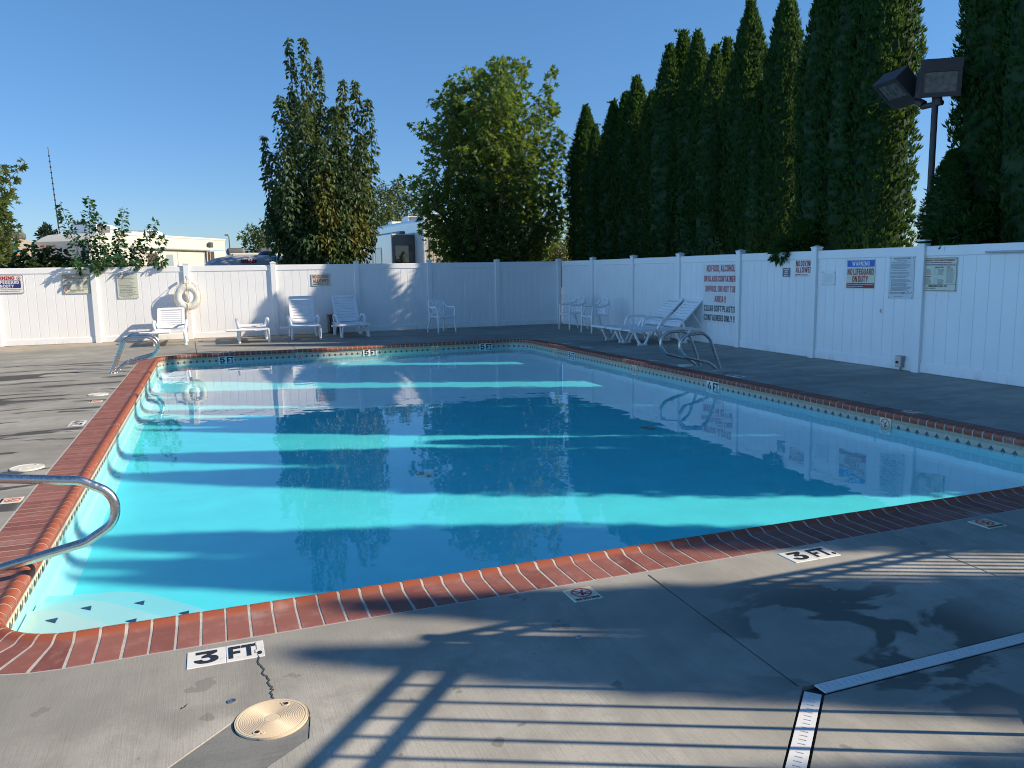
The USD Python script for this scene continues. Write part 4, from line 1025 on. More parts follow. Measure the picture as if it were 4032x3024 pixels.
# --- pear tree: a bundle of upright leaders
def pear_tree():
    rng = np.random.default_rng(11)
    cx, cy = 3.08, 23.55
    t = thing('pear_tree', 'tall narrow green tree with several upright spires and patches of autumn orange leaves', 'tree', (cx, cy, 0))
    LD = [(-.62, .10, 8.0, .24), (-.26, -.15, 7.95, .30), (.16, .1, 7.55, .26), (.78, -.1, 6.95, .30), (1.16, .1, 6.98, .30), (1.46, -.05, 6.5, .28), (-.95, -.2, 6.4, .40), (-.05, .6, 6.7, .4), (.5, .5, 6.3, .42), (-.45, -.65, 6.2, .42), (.45, -.6, 6.1, .45),
          (-1.42, 0, 5.35, .17), (-1.15, .4, 5.0, .40), (1.30, .4, 5.5, .42), (1.1, -.55, 5.4, .42), (-.9, -.75, 5.0, .45), (0, -.85, 5.2, .48), (1.42, -.2, 4.0, .34), (-1.36, -.1, 3.4, .34), (.1, .2, 6.2, .5), (-.6, .2, 6.6, .42), (.8, .2, 6.2, .42)]
    axes = []; limbs = MB()
    for (x, y, z, r) in LD:
        b = np.array([x * .12, y * .12, 1.1 + rng.uniform(0, .5)]); k1 = np.array([x * .62, y * .62, 1.1 + (z - 1.1) * .30]); k2 = np.array([x * .95 + rng.normal(0, .05), y * .95, 1.1 + (z - 1.1) * .62]); tp = np.array([x, y, z])
        pl = smoothpath([b, k1, k2, tp], 4); u = np.linspace(0, 1, len(pl))
        rad = r * np.where(u < .25, .55 + u * 2.2, np.clip(1.12 - (u - .25) * .9, .25, 2)) * rng.uniform(.9, 1.1, len(pl)); rad[-1] = .05
        keep = u > .12; axes.append((pl[keep], rad[keep], (z - 1.1) * (r + .12) ** 1.1))
        v, f = tube(pl, np.linspace(.035, .006, len(pl)), 6); limbs.raw(v, f)
    (v, f), C = twiggy(rng, axes, 17500, .95, .135, 'ovate', .55)
    # a few lower skirts
    ax2 = [([(math.cos(a) * .5, math.sin(a) * .5, 1.7 + rng.uniform(0, 1.2)), (math.cos(a) * 1.0, math.sin(a) * .9, 2.2 + rng.uniform(0, 1.5)), (math.cos(a) * 1.35, math.sin(a) * 1.05, 2.5 + rng.uniform(0, 1.8))], [.45, .5, .3], 1) for a in np.linspace(0, 2 * PI, 17)[:-1]]
    (v2, f2), C2 = twiggy(rng, ax2, 7000, .95, .135, 'ovate', .55)
    V = np.vstack([v, v2]); Fm = np.vstack([f, f2 + len(v)]); CC = np.vstack([C, C2])
    nl = len(LEAF['ovate'][0]); nf = len(LEAF['ovate'][1])
    d1 = np.linalg.norm((CC - np.array([.02, -1.0, 3.2])) / np.array([.32, .55, 1.25]), axis=1); d2 = np.linalg.norm((CC - np.array([1.0, -.75, 2.6])) / np.array([.42, .6, .85]), axis=1)
    au = (np.minimum(d1, d2) + rng.normal(0, .16, len(CC))) < .95
    fm = np.repeat(au, nf)
    add(t, 'trunk', tube([(0, 0, -.1), (0, 0, .8), (0.02, 0, 1.6), (.04, .02, 2.6)], [.13, .11, .09, .05], 10), 'bark', smooth=50)
    add(t, 'limb', limbs, 'bark', smooth=50)
    add(t, 'crown', (V, Fm[~fm]), 'pear_leaf'); add(t, 'autumn_foliage', (V, Fm[fm]), 'pear_autumn', label='patches of orange and yellow leaves')
pear_tree()

def spreading_tree(name, label, loc, h, rx, ry, z0, zc, nb, nleaf, size, leaf, kind, seed, cut=0.0, droop=.25, shape=1.0, trunk_r=.12, fill=.45, lean=(0, 0)):
    """trunk, ascending limbs to points on an uneven ovoid, leaves clustered round the limbs' outer parts"""
    rng = np.random.default_rng(seed)
    t = thing(name, label, 'tree', loc); axes = []; limbs = MB()
    for k in range(nb):
        gz = (k + .5) / nb; ph = k * 2.39996 + rng.normal(0, .25)
        zz = z0 + (h - z0) * gz ** .92
        q = (zz - zc) / ((h - zc) if zz > zc else (zc - z0 + 1e-6)); rr = math.sqrt(max(0.0, 1 - abs(q) ** (1.9 if zz > zc else 2.6)))
        rr = rr * rng.uniform(.80, 1.10) + .06
        tp = np.array([math.cos(ph) * rx * rr + lean[0] * gz, math.sin(ph) * ry * rr + lean[1] * gz, zz + rng.normal(0, .1)])
        hb = max(z0 * .55, zz - (h * .36) * rr - .3 * (h - z0) * .35); b = np.array([0, 0, min(hb, zz - .2)])
        mid = b * .45 + tp * .55 + np.array([0, 0, -.10 * rr * rx]); pl = smoothpath([b, mid, tp], 4); u = np.linspace(0, 1, len(pl)); lim = np.linalg.norm(tp - b)
        rad = (.10 + .15 * lim * np.sin(np.clip(u, 0, 1) * PI * .62 + .35)) * shape * rng.uniform(.8, 1.15, len(pl)); rad[-1] *= .35
        keep = u > fill * rng.uniform(.5, 1.1); keep[-3:] = True
        axes.append((pl[keep], rad[keep], lim + .2)); v, f = tube(pl, np.linspace(.012 + .010 * lim, .004, len(pl)), 5); limbs.raw(v, f)
        for _ in range(3):      # side sprays
            j = rng.integers(len(pl) // 2, len(pl)); o = unit(rdir(rng, 1)[0] + unit(tp) * .6 + np.array([0, 0, .35])); l = rng.uniform(.18, .42) * lim * .55 + .12
            sp = np.array([pl[j], pl[j] + o * l * .6, pl[j] + o * l]); axes.append((sp, np.array([.12, .16, .05]) * shape, .45 * l + .1)); v, f = tube(sp, [.010, .006, .003], 4); limbs.raw(v, f)
    (v, f), C = twiggy(rng, axes, nleaf, droop, size, kind, .7, .25)
    add(t, 'trunk', tube([(0, 0, -.1), (.02, 0, z0 * .6), (0, .02, zc), (0, 0, h * .8)], [trunk_r, trunk_r * .85, trunk_r * .5, .015], 10), 'bark', smooth=50)
    add(t, 'limb', limbs, 'bark', smooth=50); add(t, 'crown', (v, f), leaf)
    return t
spreading_tree('maple_tree', 'broad green maple rising behind the shaded middle of the far fence', (8.62, 24.7, 0), 8.15, 2.18, 1.95, 1.75, 4.5, 72, 17500, .175, 'maple_leaf', 'maple', 21, fill=.30, trunk_r=.13, lean=(.25, 0))
spreading_tree('maple_tree', 'green tree cut by the left edge of the photo', (-7.45, 28.0, 0), 5.9, 2.2, 1.9, 2.0, 3.6, 46, 8000, .21, 'maple_yellow', 'maple', 22, fill=.3)
spreading_tree('locust_tree', 'pale green airy tree behind the grey trailer left of the maple', (10.1, 45.0, 0), 6.7, 2.6, 2.2, 1.5, 3.6, 46, 11000, .24, 'locust_leaf', 'blade', 23, fill=.3, droop=.6)
spreading_tree('locust_tree', 'small yellowing tree far away left of the tall spired tree', (4.6, 60.0, 0), 5.15, 2.5, 2.0, 1.2, 2.9, 34, 6500, .30, 'locust_leaf', 'blade', 24, fill=.25, droop=.5)
spreading_tree('locust_tree', 'bright yellow green tree between the maple and the tall evergreens', (21.7, 48.0, 0), 3.75, 2.1, 1.9, .8, 2.1, 30, 6500, .26, 'yellow_leaf', 'blade', 25, fill=.25, droop=.5)
spreading_tree('locust_tree', 'green bush standing behind the foot of the maple', (9.9, 27.6, 0), 2.45, 1.0, 1.0, .7, 1.6, 20, 2600, .17, 'maple_leaf', 'maple', 28, fill=.2)
def conifer(label, loc, h, r, seed):
    rng = np.random.default_rng(seed); t = thing('pine_tree', label, 'tree', loc); axes = []
    for k in range(46):
        z = h * (.12 + .86 * k / 46); a = k * 2.4; rr = r * (1 - z / h) ** .8 + .08; e = np.array([math.cos(a), math.sin(a), .35])
        axes.append(([np.array([0, 0, z]), np.array([0, 0, z]) + e * rr * .6, np.array([0, 0, z]) + e * rr + np.array([0, 0, .15])], [.12, .14, .06], rr))
    (v, f), _ = twiggy(rng, axes, 2600, -.3, .34, 'blade', .8); add(t, 'trunk', tube([(0, 0, 0), (0, 0, h * .95)], [.12, .02], 8), 'bark'); add(t, 'crown', (v, f), 'conifer_leaf')
conifer('dark pine top behind the tan trailer at the far left', (-9.7, 60, 0), 4.95, 1.6, 31); conifer('distant dark pine behind the white fifth wheel trailer', (-7.6, 60, 0), 5.15, 2.6, 32); conifer('small distant pine left of the leaning antenna mast', (-8.9, 58, 0), 4.4, 1.0, 33)
conifer('narrow dark evergreen half hidden behind the leftmost arborvitae', (21.6, 41, 0), 5.2, .9, 34)

# --- arborvitae: prototypes of a column with upright sprays, copied along the right fence
def arb_proto(seed, twin):
    rng = np.random.default_rng(seed); H = 6.8; R = .55
    def prof(z): 
        u = z / H; return R * np.minimum(np.minimum(1.0, .82 + .5 * u), 2.55 * np.maximum(1 - u, 0.004) ** .75)
    stems = [(0, 0, 1.0)] if not twin else ([(-.10, .05, 1.0), (.20, -.08, .95)] if seed % 2 else [(-.14, -.06, .97), (.12, .16, 1.0)])
    C, TT, NN, S = [], [], [], []; core = MB()
    for (sx, sy, k) in stems:
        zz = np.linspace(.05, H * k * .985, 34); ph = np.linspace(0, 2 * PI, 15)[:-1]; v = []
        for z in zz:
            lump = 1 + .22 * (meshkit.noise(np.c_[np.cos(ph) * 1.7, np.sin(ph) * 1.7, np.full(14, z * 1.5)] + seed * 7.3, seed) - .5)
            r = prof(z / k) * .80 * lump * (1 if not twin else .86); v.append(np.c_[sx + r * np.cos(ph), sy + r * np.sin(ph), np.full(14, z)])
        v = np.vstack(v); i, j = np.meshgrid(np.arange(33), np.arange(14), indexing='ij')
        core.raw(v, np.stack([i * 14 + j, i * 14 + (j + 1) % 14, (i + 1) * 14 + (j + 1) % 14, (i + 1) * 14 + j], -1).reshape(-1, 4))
        n = 5600 if not twin else 3300
        z = rng.random(n) ** .9 * H * k; a = rng.random(n) * 2 * PI
        lump = 1 + .26 * (meshkit.noise(np.c_[np.cos(a) * 4.2, np.sin(a) * 4.2, z * 4.6] + seed * 3.1, seed + 5) - .5) + .34 * (meshkit.fbm(np.c_[np.cos(a) * 1.9, np.sin(a) * 1.9, z * 1.3] + seed * 7.3, 3, seed) - .5)
        r = prof(z / k) * lump * (.80 + .24 * rng.random(n)) * (1 if not twin else .88)
        base = np.c_[sx + r * np.cos(a), sy + r * np.sin(a), z]; out = np.c_[np.cos(a), np.sin(a), np.zeros(n)]
        if True:   # wispy leaders at the top
            base[:40, :2] = np.array([sx, sy]) + rng.normal(0, .045, (40, 2)); base[:40, 2] = H * k * (.965 + .045 * rng.random(40))
        m = 6
        tang = np.c_[-np.sin(a), np.cos(a), np.zeros(n)]; pl = unit(out * rng.normal(.5, .6, (n, 1)) + tang * rng.normal(0, 1, (n, 1)))       # plane of the spray
        up = unit(np.array([0, 0, 1.0]) + out * rng.uniform(.15, .75, (n, 1)) + rng.normal(0, .18, (n, 3)))
        for q in range(m):
            th = (q - (m - 1) / 2) * .36 + rng.normal(0, .12, n); d = unit(up * np.cos(th)[:, None] + pl * np.sin(th)[:, None])
            C.append(base + pl * (rng.normal(0, .022, (n, 1))) - up * .03 + d * .01); TT.append(d); NN.append(unit(np.cross(d, np.cross(out, d)) + rng.normal(0, .4, (n, 3)))); S.append(rng.uniform(.075, .135, n) * (1 - .35 * np.abs(q - 2.5) / 2.5))
    v, f = leafmesh(np.vstack(C), np.vstack(TT), np.vstack(NN), np.concatenate(S), 'blade')
    return core, (v, f)
ARB = [  # y along the row, x, height, radius factor, prototype, what tells it apart
    (22.35, 10.85, 6.35, 1.00, 0, 'leftmost dark arborvitae of the row, beside the open sky'),
    (21.25, 10.70, 5.60, .78, 1, 'short arborvitae second from the left end of the row'),
    (20.35, 10.85, 6.30, 1.05, 2, 'arborvitae with a double tip near the left end of the row'),
    (19.30, 10.85, 6.50, 1.05, 0, 'pointed arborvitae fourth from the left end of the row'),
    (18.45, 10.80, 5.95, .85, 3, 'lower arborvitae before the first tall pair of the row'),
    (17.30, 10.85, 7.10, 1.12, 1, 'tall arborvitae on the left of the first tall pair'),
    (16.42, 10.80, 6.85, .95, 0, 'tall arborvitae on the right of the first tall pair'),
    (15.55, 10.85, 6.50, .95, 2, 'arborvitae with sunlit right flank above the small leafy shoot'),
    (14.55, 10.85, 6.95, .95, 3, 'tall arborvitae behind the food sign'),
    (13.95, 10.62, 5.20, .62, 1, 'short front arborvitae standing before the taller ones behind the food sign'),
    (13.42, 10.85, 6.95, .82, 0, 'tall arborvitae left of the cropped tops'),
    (12.42, 10.85, 7.10, .92, 2, 'arborvitae whose foliage hangs over the fence at the NO DIVING sign'),
    (11.60, 10.85, 7.35, 1.05, 1, 'broad arborvitae behind the blue WARNING sign'),
    (10.86, 10.80, 7.25, 1.00, 3, 'sunlit arborvitae left of the sky gap by the floodlights'),
    (8.76, 10.90, 7.40, 1.08, 0, 'arborvitae behind the floodlight pole right of the sky gap'),
    (8.00, 10.80, 7.40, 1.0, 2, 'arborvitae hanging over the fence at the right edge of the photo'),
    (6.95, 10.85, 7.30, .82, 1, ''), (6.10, 10.85, 7.40, .92, 3, ''), (5.50, 10.90, 7.0, .62, 0, ''), (4.72, 10.85, 5.1, .62, 2, ''), (3.90, 10.85, 7.3, .86, 1, ''), (3.00, 10.85, 7.15, 1.02, 0, ''),
    (.95, 10.85, 7.2, .86, 3, ''), (.30, 10.85, 7.2, .72, 2, ''), (-1.10, 10.85, 6.45, .86, 0, ''), (-1.66, 10.85, 6.6, .80, 3, ''), (-2.66, 10.85, 6.25, 1.06, 0, ''), (8.86, 10.13, 3.15, .70, 3, 'low arborvitae foliage round the foot of the floodlight pole'), (-3.15, 10.85, 7.9, 1.05, 1, ''), (-4.2, 10.85, 8.2, 1.1, 2, ''), (-5.3, 10.85, 8.2, 1.1, 3, '')]
protos = {}
GARB = 'arborvitae row behind the right fence'
for (y, x, h, k, pi, lb) in ARB:
    if y > 13: y, x, h, k = y * 1.037, x + .40, (h - 1.565) * 1.037 + 1.565, k * 1.06      # the row drifts away from the fence
    lb = lb or 'arborvitae continuing the row to the right beyond the photo'
    S = (k, k, h / 6.8); rz = (y * 2.3) % 6.28
    if pi not in protos:
        t = thing('arborvitae_tree', lb, 'tree', (x, y, 0), rz, S, group=GARB); protos[pi] = t
        core, fol = arb_proto(100 + pi, pi in (1, 2))
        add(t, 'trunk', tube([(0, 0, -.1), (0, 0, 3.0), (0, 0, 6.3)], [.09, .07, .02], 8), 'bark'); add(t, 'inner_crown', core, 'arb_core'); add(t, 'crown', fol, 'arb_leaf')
    else:
        thing('arborvitae_tree', lb, 'tree', (x, y, 0), rz, S, group=GARB, src=protos[pi])

# --- shoots and shrubs that look over the fences
def shoots(name, label, stems, leaf, size, n, seed, kind='ovate', cat='shrub', r0=.13):
    rng = np.random.default_rng(seed); t = thing(name, label, cat); axes = []; sm_ = MB()
    for st in stems:
        pl = smoothpath(st, 5); L = np.linalg.norm(np.diff(pl, axis=0), axis=1).sum(); u = np.linspace(0, 1, len(pl)); rad = r0 * (1.15 - .6 * u); rad[-1] = .03
        axes.append((pl, rad, L)); v, f = tube(pl, np.linspace(.012, .004, len(pl)), 5); sm_.raw(v, f)
    (v, f), _ = twiggy(rng, axes, n, .35, size, kind, .9, .2)
    add(t, 'stem', sm_, 'bark', smooth=50); add(t, 'foliage', (v, f), leaf)
st = []
rs = np.random.default_rng(5)
for (xb, xt, zt, yt) in ((-2.72, -3.20, 3.35, 21.95), (-2.60, -2.58, 3.48, 22.0), (-2.45, -2.42, 3.1, 22.1), (-2.25, -1.82, 3.20, 21.9), (-2.1, -2.0, 2.7, 22.0), (-1.95, -1.12, 2.92, 21.85), (-1.75, -1.55, 2.5, 22.0), (-1.6, -.95, 2.50, 21.7), (-1.5, -1.02, 1.98, 21.45), (-1.9, -1.62, 1.95, 21.4), (-2.45, -2.28, 2.0, 21.35), (-2.3, -2.52, 1.88, 21.28), (-2.75, -2.9, 1.95, 21.35), (-2.8, -2.75, 2.5, 22.1), (-2.15, -2.35, 2.4, 21.8), (-1.75, -2.0, 2.05, 21.5)):
    st.append([(-2.2 + (xb + 2.2) * .4, 22.3, .2), (xb, 22.1, 1.5), ((xb + xt) / 2 + rs.normal(0, .04), (22.1 + yt) / 2, (1.5 + zt) / 2), (xt, yt, zt)])
shoots('mulberry_shrub', 'leggy green shoots rising over the sunlit far fence in front of the white trailer', st, 'mulberry_leaf', .115, 4200, 41, r0=.14)
st = [[(x * .6 - 1.5, 22.6, .2), (x, 22.5 + d, 1.3), (x + rs.normal(0, .12), 22.4 + d, z)] for x, z, d in ((-4.3, 1.95, 0), (-4.1, 2.25, .1), (-3.9, 2.38, 0), (-3.7, 2.2, .2), (-3.55, 2.3, 0), (-3.4, 2.25, .1), (-3.2, 2.02, 0), (-3.95, 2.0, -.2), (-3.6, 2.0, -.2), (-3.3, 1.9, -.2), (-4.15, 2.1, .3), (-4.55, 1.9, .1))]
shoots('viburnum_shrub', 'dense dark green shrub behind the far fence at the left', st, 'viburnum_leaf', .135, 5600, 42, r0=.27)
st = [[(10.1, 15.3, .3), (10.0, 15.4, 1.4), (9.95, 15.55, 1.95), (9.92, 15.68, 2.42)], [(10.1, 15.3, .3), (10.0, 15.25, 1.5), (9.92, 15.2, 2.0)], [(10.1, 15.2, .3), (10.0, 15.5, 1.5), (9.95, 15.45, 2.1)], [(10.1, 15.2, .3), (10.0, 14.9, 1.4), (9.95, 14.72, 2.15)], [(10.1, 15.2, .3), (10.05, 14.6, 1.5), (10.0, 14.42, 2.2)], [(10.1, 15.2, .3), (10.0, 15.1, 1.3), (9.9, 14.95, 1.95)], [(10.1, 15.2, .3), (10.1, 14.5, 1.3), (10.05, 14.3, 1.9)]]
shoots('leafy_shoot', 'bright leafy shoots above the right fence in front of the dark evergreens', st, 'mulberry_leaf', .13, 420, 43, r0=.13)
st = [[(10.75, 12.3, 2.4), (10.2, 12.05, 2.15), (9.72, 11.86, 1.90), (9.50, 11.80, 1.78)], [(10.75, 12.2, 2.2), (10.1, 11.75, 2.05), (9.62, 11.55, 1.90)], [(10.7, 8.4, 2.4), (10.1, 8.3, 2.1), (9.55, 8.25, 1.90)], [(10.7, 8.3, 2.3), (10.0, 8.5, 2.05), (9.6, 8.6, 1.90)]]
for k, s_ in enumerate(st[::2]):
    rng = np.random.default_rng(60 + k); axes = [(smoothpath(q, 4), np.full(len(smoothpath(q, 4)), .16), 1.0) for q in (s_, st[2 * k + 1])]
    (v, f), _ = twiggy(rng, axes, 1500, .1, .12, 'blade', .8)
    tt = thing('arborvitae_branch', ('dark evergreen spray drooping over the fence beside the NO DIVING ALLOWED sign', 'dark evergreen spray resting on the fence rail above the emergency sheet')[k], 'branch'); add(tt, 'foliage', (v, f), 'arb_leaf'); add(tt, 'stem', tube(s_, [.02, .015, .01, .006][:len(s_)], 6), 'bark')

# ------------------------------------------------------------------ trailers and other things beyond the fence
def local(c, a):
    a = np.array([a[0], a[1], 0.0]); a /= np.linalg.norm(a); return frame((c[0], c[1], 0), a, Z=(0, 0, 1))   # x along the side, y away from it
def shell(L, Wd, H, z0, r, nose=0.0, nose_drop=0.0):
    """trailer body: rounded-roof section swept along x with a curved nose at x = 0"""
    sec = sbox(0 + r, z0, Wd - r, H - r).buffer(r, 6, join_style=1).intersection(sbox(0, z0, Wd, H)); p = np.array(sec.exterior.coords)[:-1]
    xs = [0, .12, .35, .7, 1.2, L - .08, L] if nose else [0, .06, L - .06, L]; V = []
    for x in xs:
        q = p.copy(); k = 0.0
        if nose and x < 1.2: k = (1 - x / 1.2) ** 2
        q[:, 1] = np.where(q[:, 1] > z0 + .5, q[:, 1] - k * nose_drop * (q[:, 1] - z0 - .5) / (H - z0 - .5), q[:, 1]); ins = k * nose
        if x in (0, L) and not (nose and x == 0): ins = .05
        q[:, 0] = Wd / 2 + (q[:, 0] - Wd / 2) * (1 - 2 * ins / Wd); V.append(np.c_[np.full(len(q), x), q])
    n = len(p); v = np.vstack(V); f = []
    for k in range(len(xs) - 1):
        for i in range(n): j = (i + 1) % n; f += [[k * n + i, (k + 1) * n + i, (k + 1) * n + j], [k * n + i, (k + 1) * n + j, k * n + j]]
    c0, c1 = len(v), len(v) + 1; v = np.vstack([v, [xs[0], Wd / 2, (z0 + H) / 2], [xs[-1], Wd / 2, (z0 + H) / 2]]); e = (len(xs) - 1) * n
    for i in range(n): j = (i + 1) % n; f += [[c0, i, j], [c1, e + j, e + i]]
    m = trimesh.Trimesh(v, f, process=False); m.fix_normals(); return m
def rwin(t, T, x, z, w, h, glass, frame_mat='rv_trim', r=.06, proud=.012):
    """rounded window on the near side (y = 0 plane), frame with a pane as its sub-part"""
    P = sbox(x + r, z + r, x + w - r, z + h - r).buffer(r, 5); FT = T @ frame((0, 0, 0), (1, 0, 0), (0, 0, 1))
    fr = add(t, 'window', xf(extrude(P.difference(P.buffer(-.035)), -.01, proud + .012).mesh(), FT), frame_mat)
    add(fr, 'pane', xf(extrude(P.buffer(-.03), -.01, proud).mesh(), FT), glass)
    return fr
# white fifth wheel trailer
T1 = local((-3.9, 33.0), (.552, .834))
t = thing('fifth_wheel_trailer', 'long white fifth wheel trailer in full sun behind the leafy shoots', 'trailer')
add(t, 'body', xf(shell(8.6, 2.6, 3.24, .75, .10, .10, .34), T1), 'rv_white', smooth=35)
FR = T1 @ frame((-.004, 2.6, 0), (0, -1, 0), (0, 0, 1))
add(t, 'front_cap', xf(extrude(sbox(.25, 1.0, 2.35, 2.55).buffer(.12, 5), 0, .03).mesh(), FR), 'rv_front')
add(t, 'front_window', xf(extrude(sbox(.9, 1.3, 2.3, 2.05).buffer(.05, 4), .02, .045).mesh(), FR), 'window_dark')
for x in (.45, .70, .95, 1.95, 2.2): add(t, 'marker_lamp', xf(cbox((x, 2.74, .03), (.12, .05, .05), .012), FR), 'lamp_red')
add(t, 'roof_edge', xf(cbox((4.9, -.006, 3.20), (7.3, .03, .075), .006), T1), 'rv_roof')
add(t, 'awning', xf(tube([(2.05, -.09, 2.735), (7.0, -.09, 2.735)], .085, 12), T1), 'rv_white', smooth=40)
for x in (2.08, 6.95): add(t, 'awning_arm', xf(cbox((x, -.05, 1.9), (.05, .06, 1.7), .006), T1), 'rv_trim')
add(t, 'blue_stripe', xf(cbox((7.75, -.004, 2.70), (1.5, .01, .035)), T1), 'rv_blue'); add(t, 'blue_stripe', xf(cbox((.9, -.004, 2.74), (1.7, .01, .035)), T1), 'rv_blue'); add(t, 'blue_edge', xf(cbox((8.585, -.002, 2.2), (.06, .012, 1.9)), T1), 'rv_blue')
rwin(t, T1, 2.92, 1.75, .68, .78, 'window_brown'); rwin(t, T1, 6.80, 2.02, .80, .66, 'window_brown'); rwin(t, T1, 1.15, 1.8, .55, .62, 'window_dark')
dP = sbox(3.78 + .1, .8, 4.95 - .1, 2.66).buffer(.10, 5); FT = T1 @ frame((0, 0, 0), (1, 0, 0), (0, 0, 1))
dr_ = add(t, 'door', xf(extrude(dP.difference(dP.buffer(-.04)), -.01, .02).mesh(), FT), 'rv_trim'); add(dr_, 'pane', xf(extrude(sbox(4.22, 1.3, 4.55, 2.42).buffer(.05, 4), -.01, .018).mesh(), FT), 'window_pale'); add(dr_, 'grab_handle', xf(cbox((4.86, -.05, 1.9), (.03, .05, .3), .006), T1), 'rv_trim')
add(t, 'porch_lamp', xf(cbox((3.62, -.03, 2.42), (.14, .06, .10), .01), T1), 'rv_trim')
add(t, 'tail_light_mast', xf(tube([(7.18, -.06, 1.9), (7.18, -.06, 2.72)], .018, 6), T1), 'rv_trim'); add(t, 'lantern', xf(cbox((7.18, -.12, 2.93), (.22, .16, .24), .03), T1), 'rv_grey')
for (x, y, l, w, h, m_) in ((1.35, .9, .85, 1.0, .36, 'ac_grey'), (3.2, .8, .7, .6, .16, 'ac_white'), (4.2, .9, .75, .7, .26, 'ac_grey')):
    u = add(t, 'roof_air_conditioner', xf(trimesh.convex.convex_hull(np.array([(x + dx, y + dy, 3.22 + dz) for dx, dz in ((0, 0), (0, h), (l, h), (l + .5, 0), (l + .3, h * .75)) for dy in (0, w)])), T1), 'ac_white')
    add(u, 'grille', xf(cbox((x + l * .45, y - .012, 3.22 + h * .52), (l * .8, .02, h * .78), .004), T1), m_)
rl = MB()
for y in (.35, 2.2):
    v, f = tube([(.9, y, 3.36), (3.9, y, 3.40)], .016, 6); rl.raw(v, f)
    for x in (.9, 1.9, 2.9, 3.9): v, f = tube([(x, y, 3.18), (x, y, 3.38)], .014, 6); rl.raw(v, f)
add(t, 'roof_rack', xf(rl.mesh(), T1), 'alloy')
for x in (4.6, 5.5): add(t, 'wheel', xf(trimesh.creation.cylinder(.38, .24, sections=24), T1 @ frame((x, .16, .38), (1, 0, 0), (0, 0, 1))), 'rubber')
# grey fifth wheel with slide-out
T2 = local((8.46, 33.0), (-.107, .994)); T2[:3, 1] *= 1
T2 = frame((8.46, 33.0, 0), (.994, .107, 0), Z=(0, 0, 1))      # x across the rear wall, y along the side
t = thing('fifth_wheel_trailer', 'tall pale grey fifth wheel with an open slide-out behind the far fence beside the maple', 'trailer')
b2 = MB(); bm = shell(10.2, 2.5, 3.80, .8, .16, .35, .9); 
v = np.asarray(bm.vertices); v2 = np.c_[v[:, 1], 10.2 - v[:, 0], v[:, 2]]; bb = trimesh.Trimesh(v2, bm.faces, process=False); bb.fix_normals()
add(t, 'body', xf(bb, T2), 'rv_gloss', smooth=35)
add(t, 'rear_wall', xf(cbox((1.25, .02, 2.25), (2.30, .05, 2.75), .02), T2), 'rv_tan')
for x in (.42, .90): add(t, 'ladder_rail', xf(tube([(x, -.10, 1.2), (x, -.10, 3.62)], .022, 6), T2), 'alloy')
for k in range(6): add(t, 'ladder_rung', xf(tube([(.42, -.10, 1.4 + k * .38), (.90, -.10, 1.4 + k * .38)], .016, 6), T2), 'alloy')
sl = add(t, 'slide_out', xf(cbox((-.52, 3.0, 2.02), (1.05, 4.0, 2.34), .03), T2), 'rv_gloss', smooth=False)
add(sl, 'end_wall', xf(cbox((-.52, .985, 2.0), (1.02, .03, 2.28), .01), T2), 'rv_grey')
add(sl, 'window', xf(extrude(sbox(-.83, 1.0, -.20, 2.62).buffer(.07, 5), -.004, .024).mesh(), T2 @ frame((0, .975, 0), (1, 0, 0), (0, 0, 1))), 'window_dark')
SD = T2 @ frame((-1.045, 5.0, 0), (0, -1, 0), (0, 0, 1))
for (x, w) in ((.25, 1.0), (1.75, .8)):
    P = sbox(x, 1.2, x + w, 2.6).buffer(.06, 5); wf = add(sl, 'side_window', xf(extrude(P.difference(P.buffer(-.05)), -.01, .02).mesh(), SD), 'rv_trim'); add(wf, 'pane', xf(extrude(P.buffer(-.04), -.01, .012).mesh(), SD), 'window_pale')
add(t, 'awning_box', xf(cbox((-.55, 3.0, 3.24), (.25, 4.1, .12), .03), T2), 'rv_grey')
for (y, m_) in ((1.2, 'ac_grey'), (3.2, 'ac_grey')):
    u = add(t, 'roof_air_conditioner', xf(trimesh.convex.convex_hull(np.array([(x, y + dy, 3.78 + dz) for x in (.55, 1.5) for dy, dz in ((0, 0), (.05, .32), (.8, .32), (1.2, 0))])), T2), 'ac_white'); add(u, 'grille', xf(cbox((1.02, y + .012, 3.95), (.8, .05, .24), .004), T2), m_)
add(t, 'roof_vent', xf(cbox((.7, 5.5, 3.88), (.6, .6, .18), .03), T2), 'ac_white')
for y in (3.6, 4.6): add(t, 'wheel', xf(trimesh.creation.cylinder(.40, .24, sections=24), T2 @ frame((.13, y, .40), (0, 1, 0), (0, 0, 1))), 'rubber')
# silver rounded trailer
t = thing('teardrop_trailer', 'low silver rounded trailer with red MIRAGE lettering just behind the far fence', 'trailer', (1.15, 26.5, 0))
m = trimesh.creation.icosphere(4); v = np.array(m.vertices); v = np.sign(v) * np.abs(v) ** np.array([.62, .55, .62]); v = v * np.array([1.30, .75, .50]) + np.array([0, 0, 1.68]); v[:, 2] += .05 * (v[:, 0] < 0) * (v[:, 0] / 1.3)
add(t, 'shell', (v, m.faces), 'silver_shell', smooth=True); add(t, 'chassis', cbox((0, 0, 1.0), (2.4, 1.3, .7), .05), 'silver_shell')
add(t, 'front_fairing', xf(trimesh.creation.icosphere(3), np.array([[.30, 0, 0, .62], [0, .45, 0, .35], [0, 0, .20, 2.12], [0, 0, 0, 1]])), 'dark_navy', smooth=True)
sv = [] 
TT_ = frame((-.22, -.772, 1.93), (1, 0, 0), (0, .28, .96)); lm = text('MIRAGE', 0, 0, .44, .105, 0, .10); lm.vertices[:, 0] += lm.vertices[:, 1] * .25
add(t, 'lettering', xf(lm, TT_ @ frame((0, 0, -.06), (1, 0, 0), (0, 1, 0))), 'lamp_red')
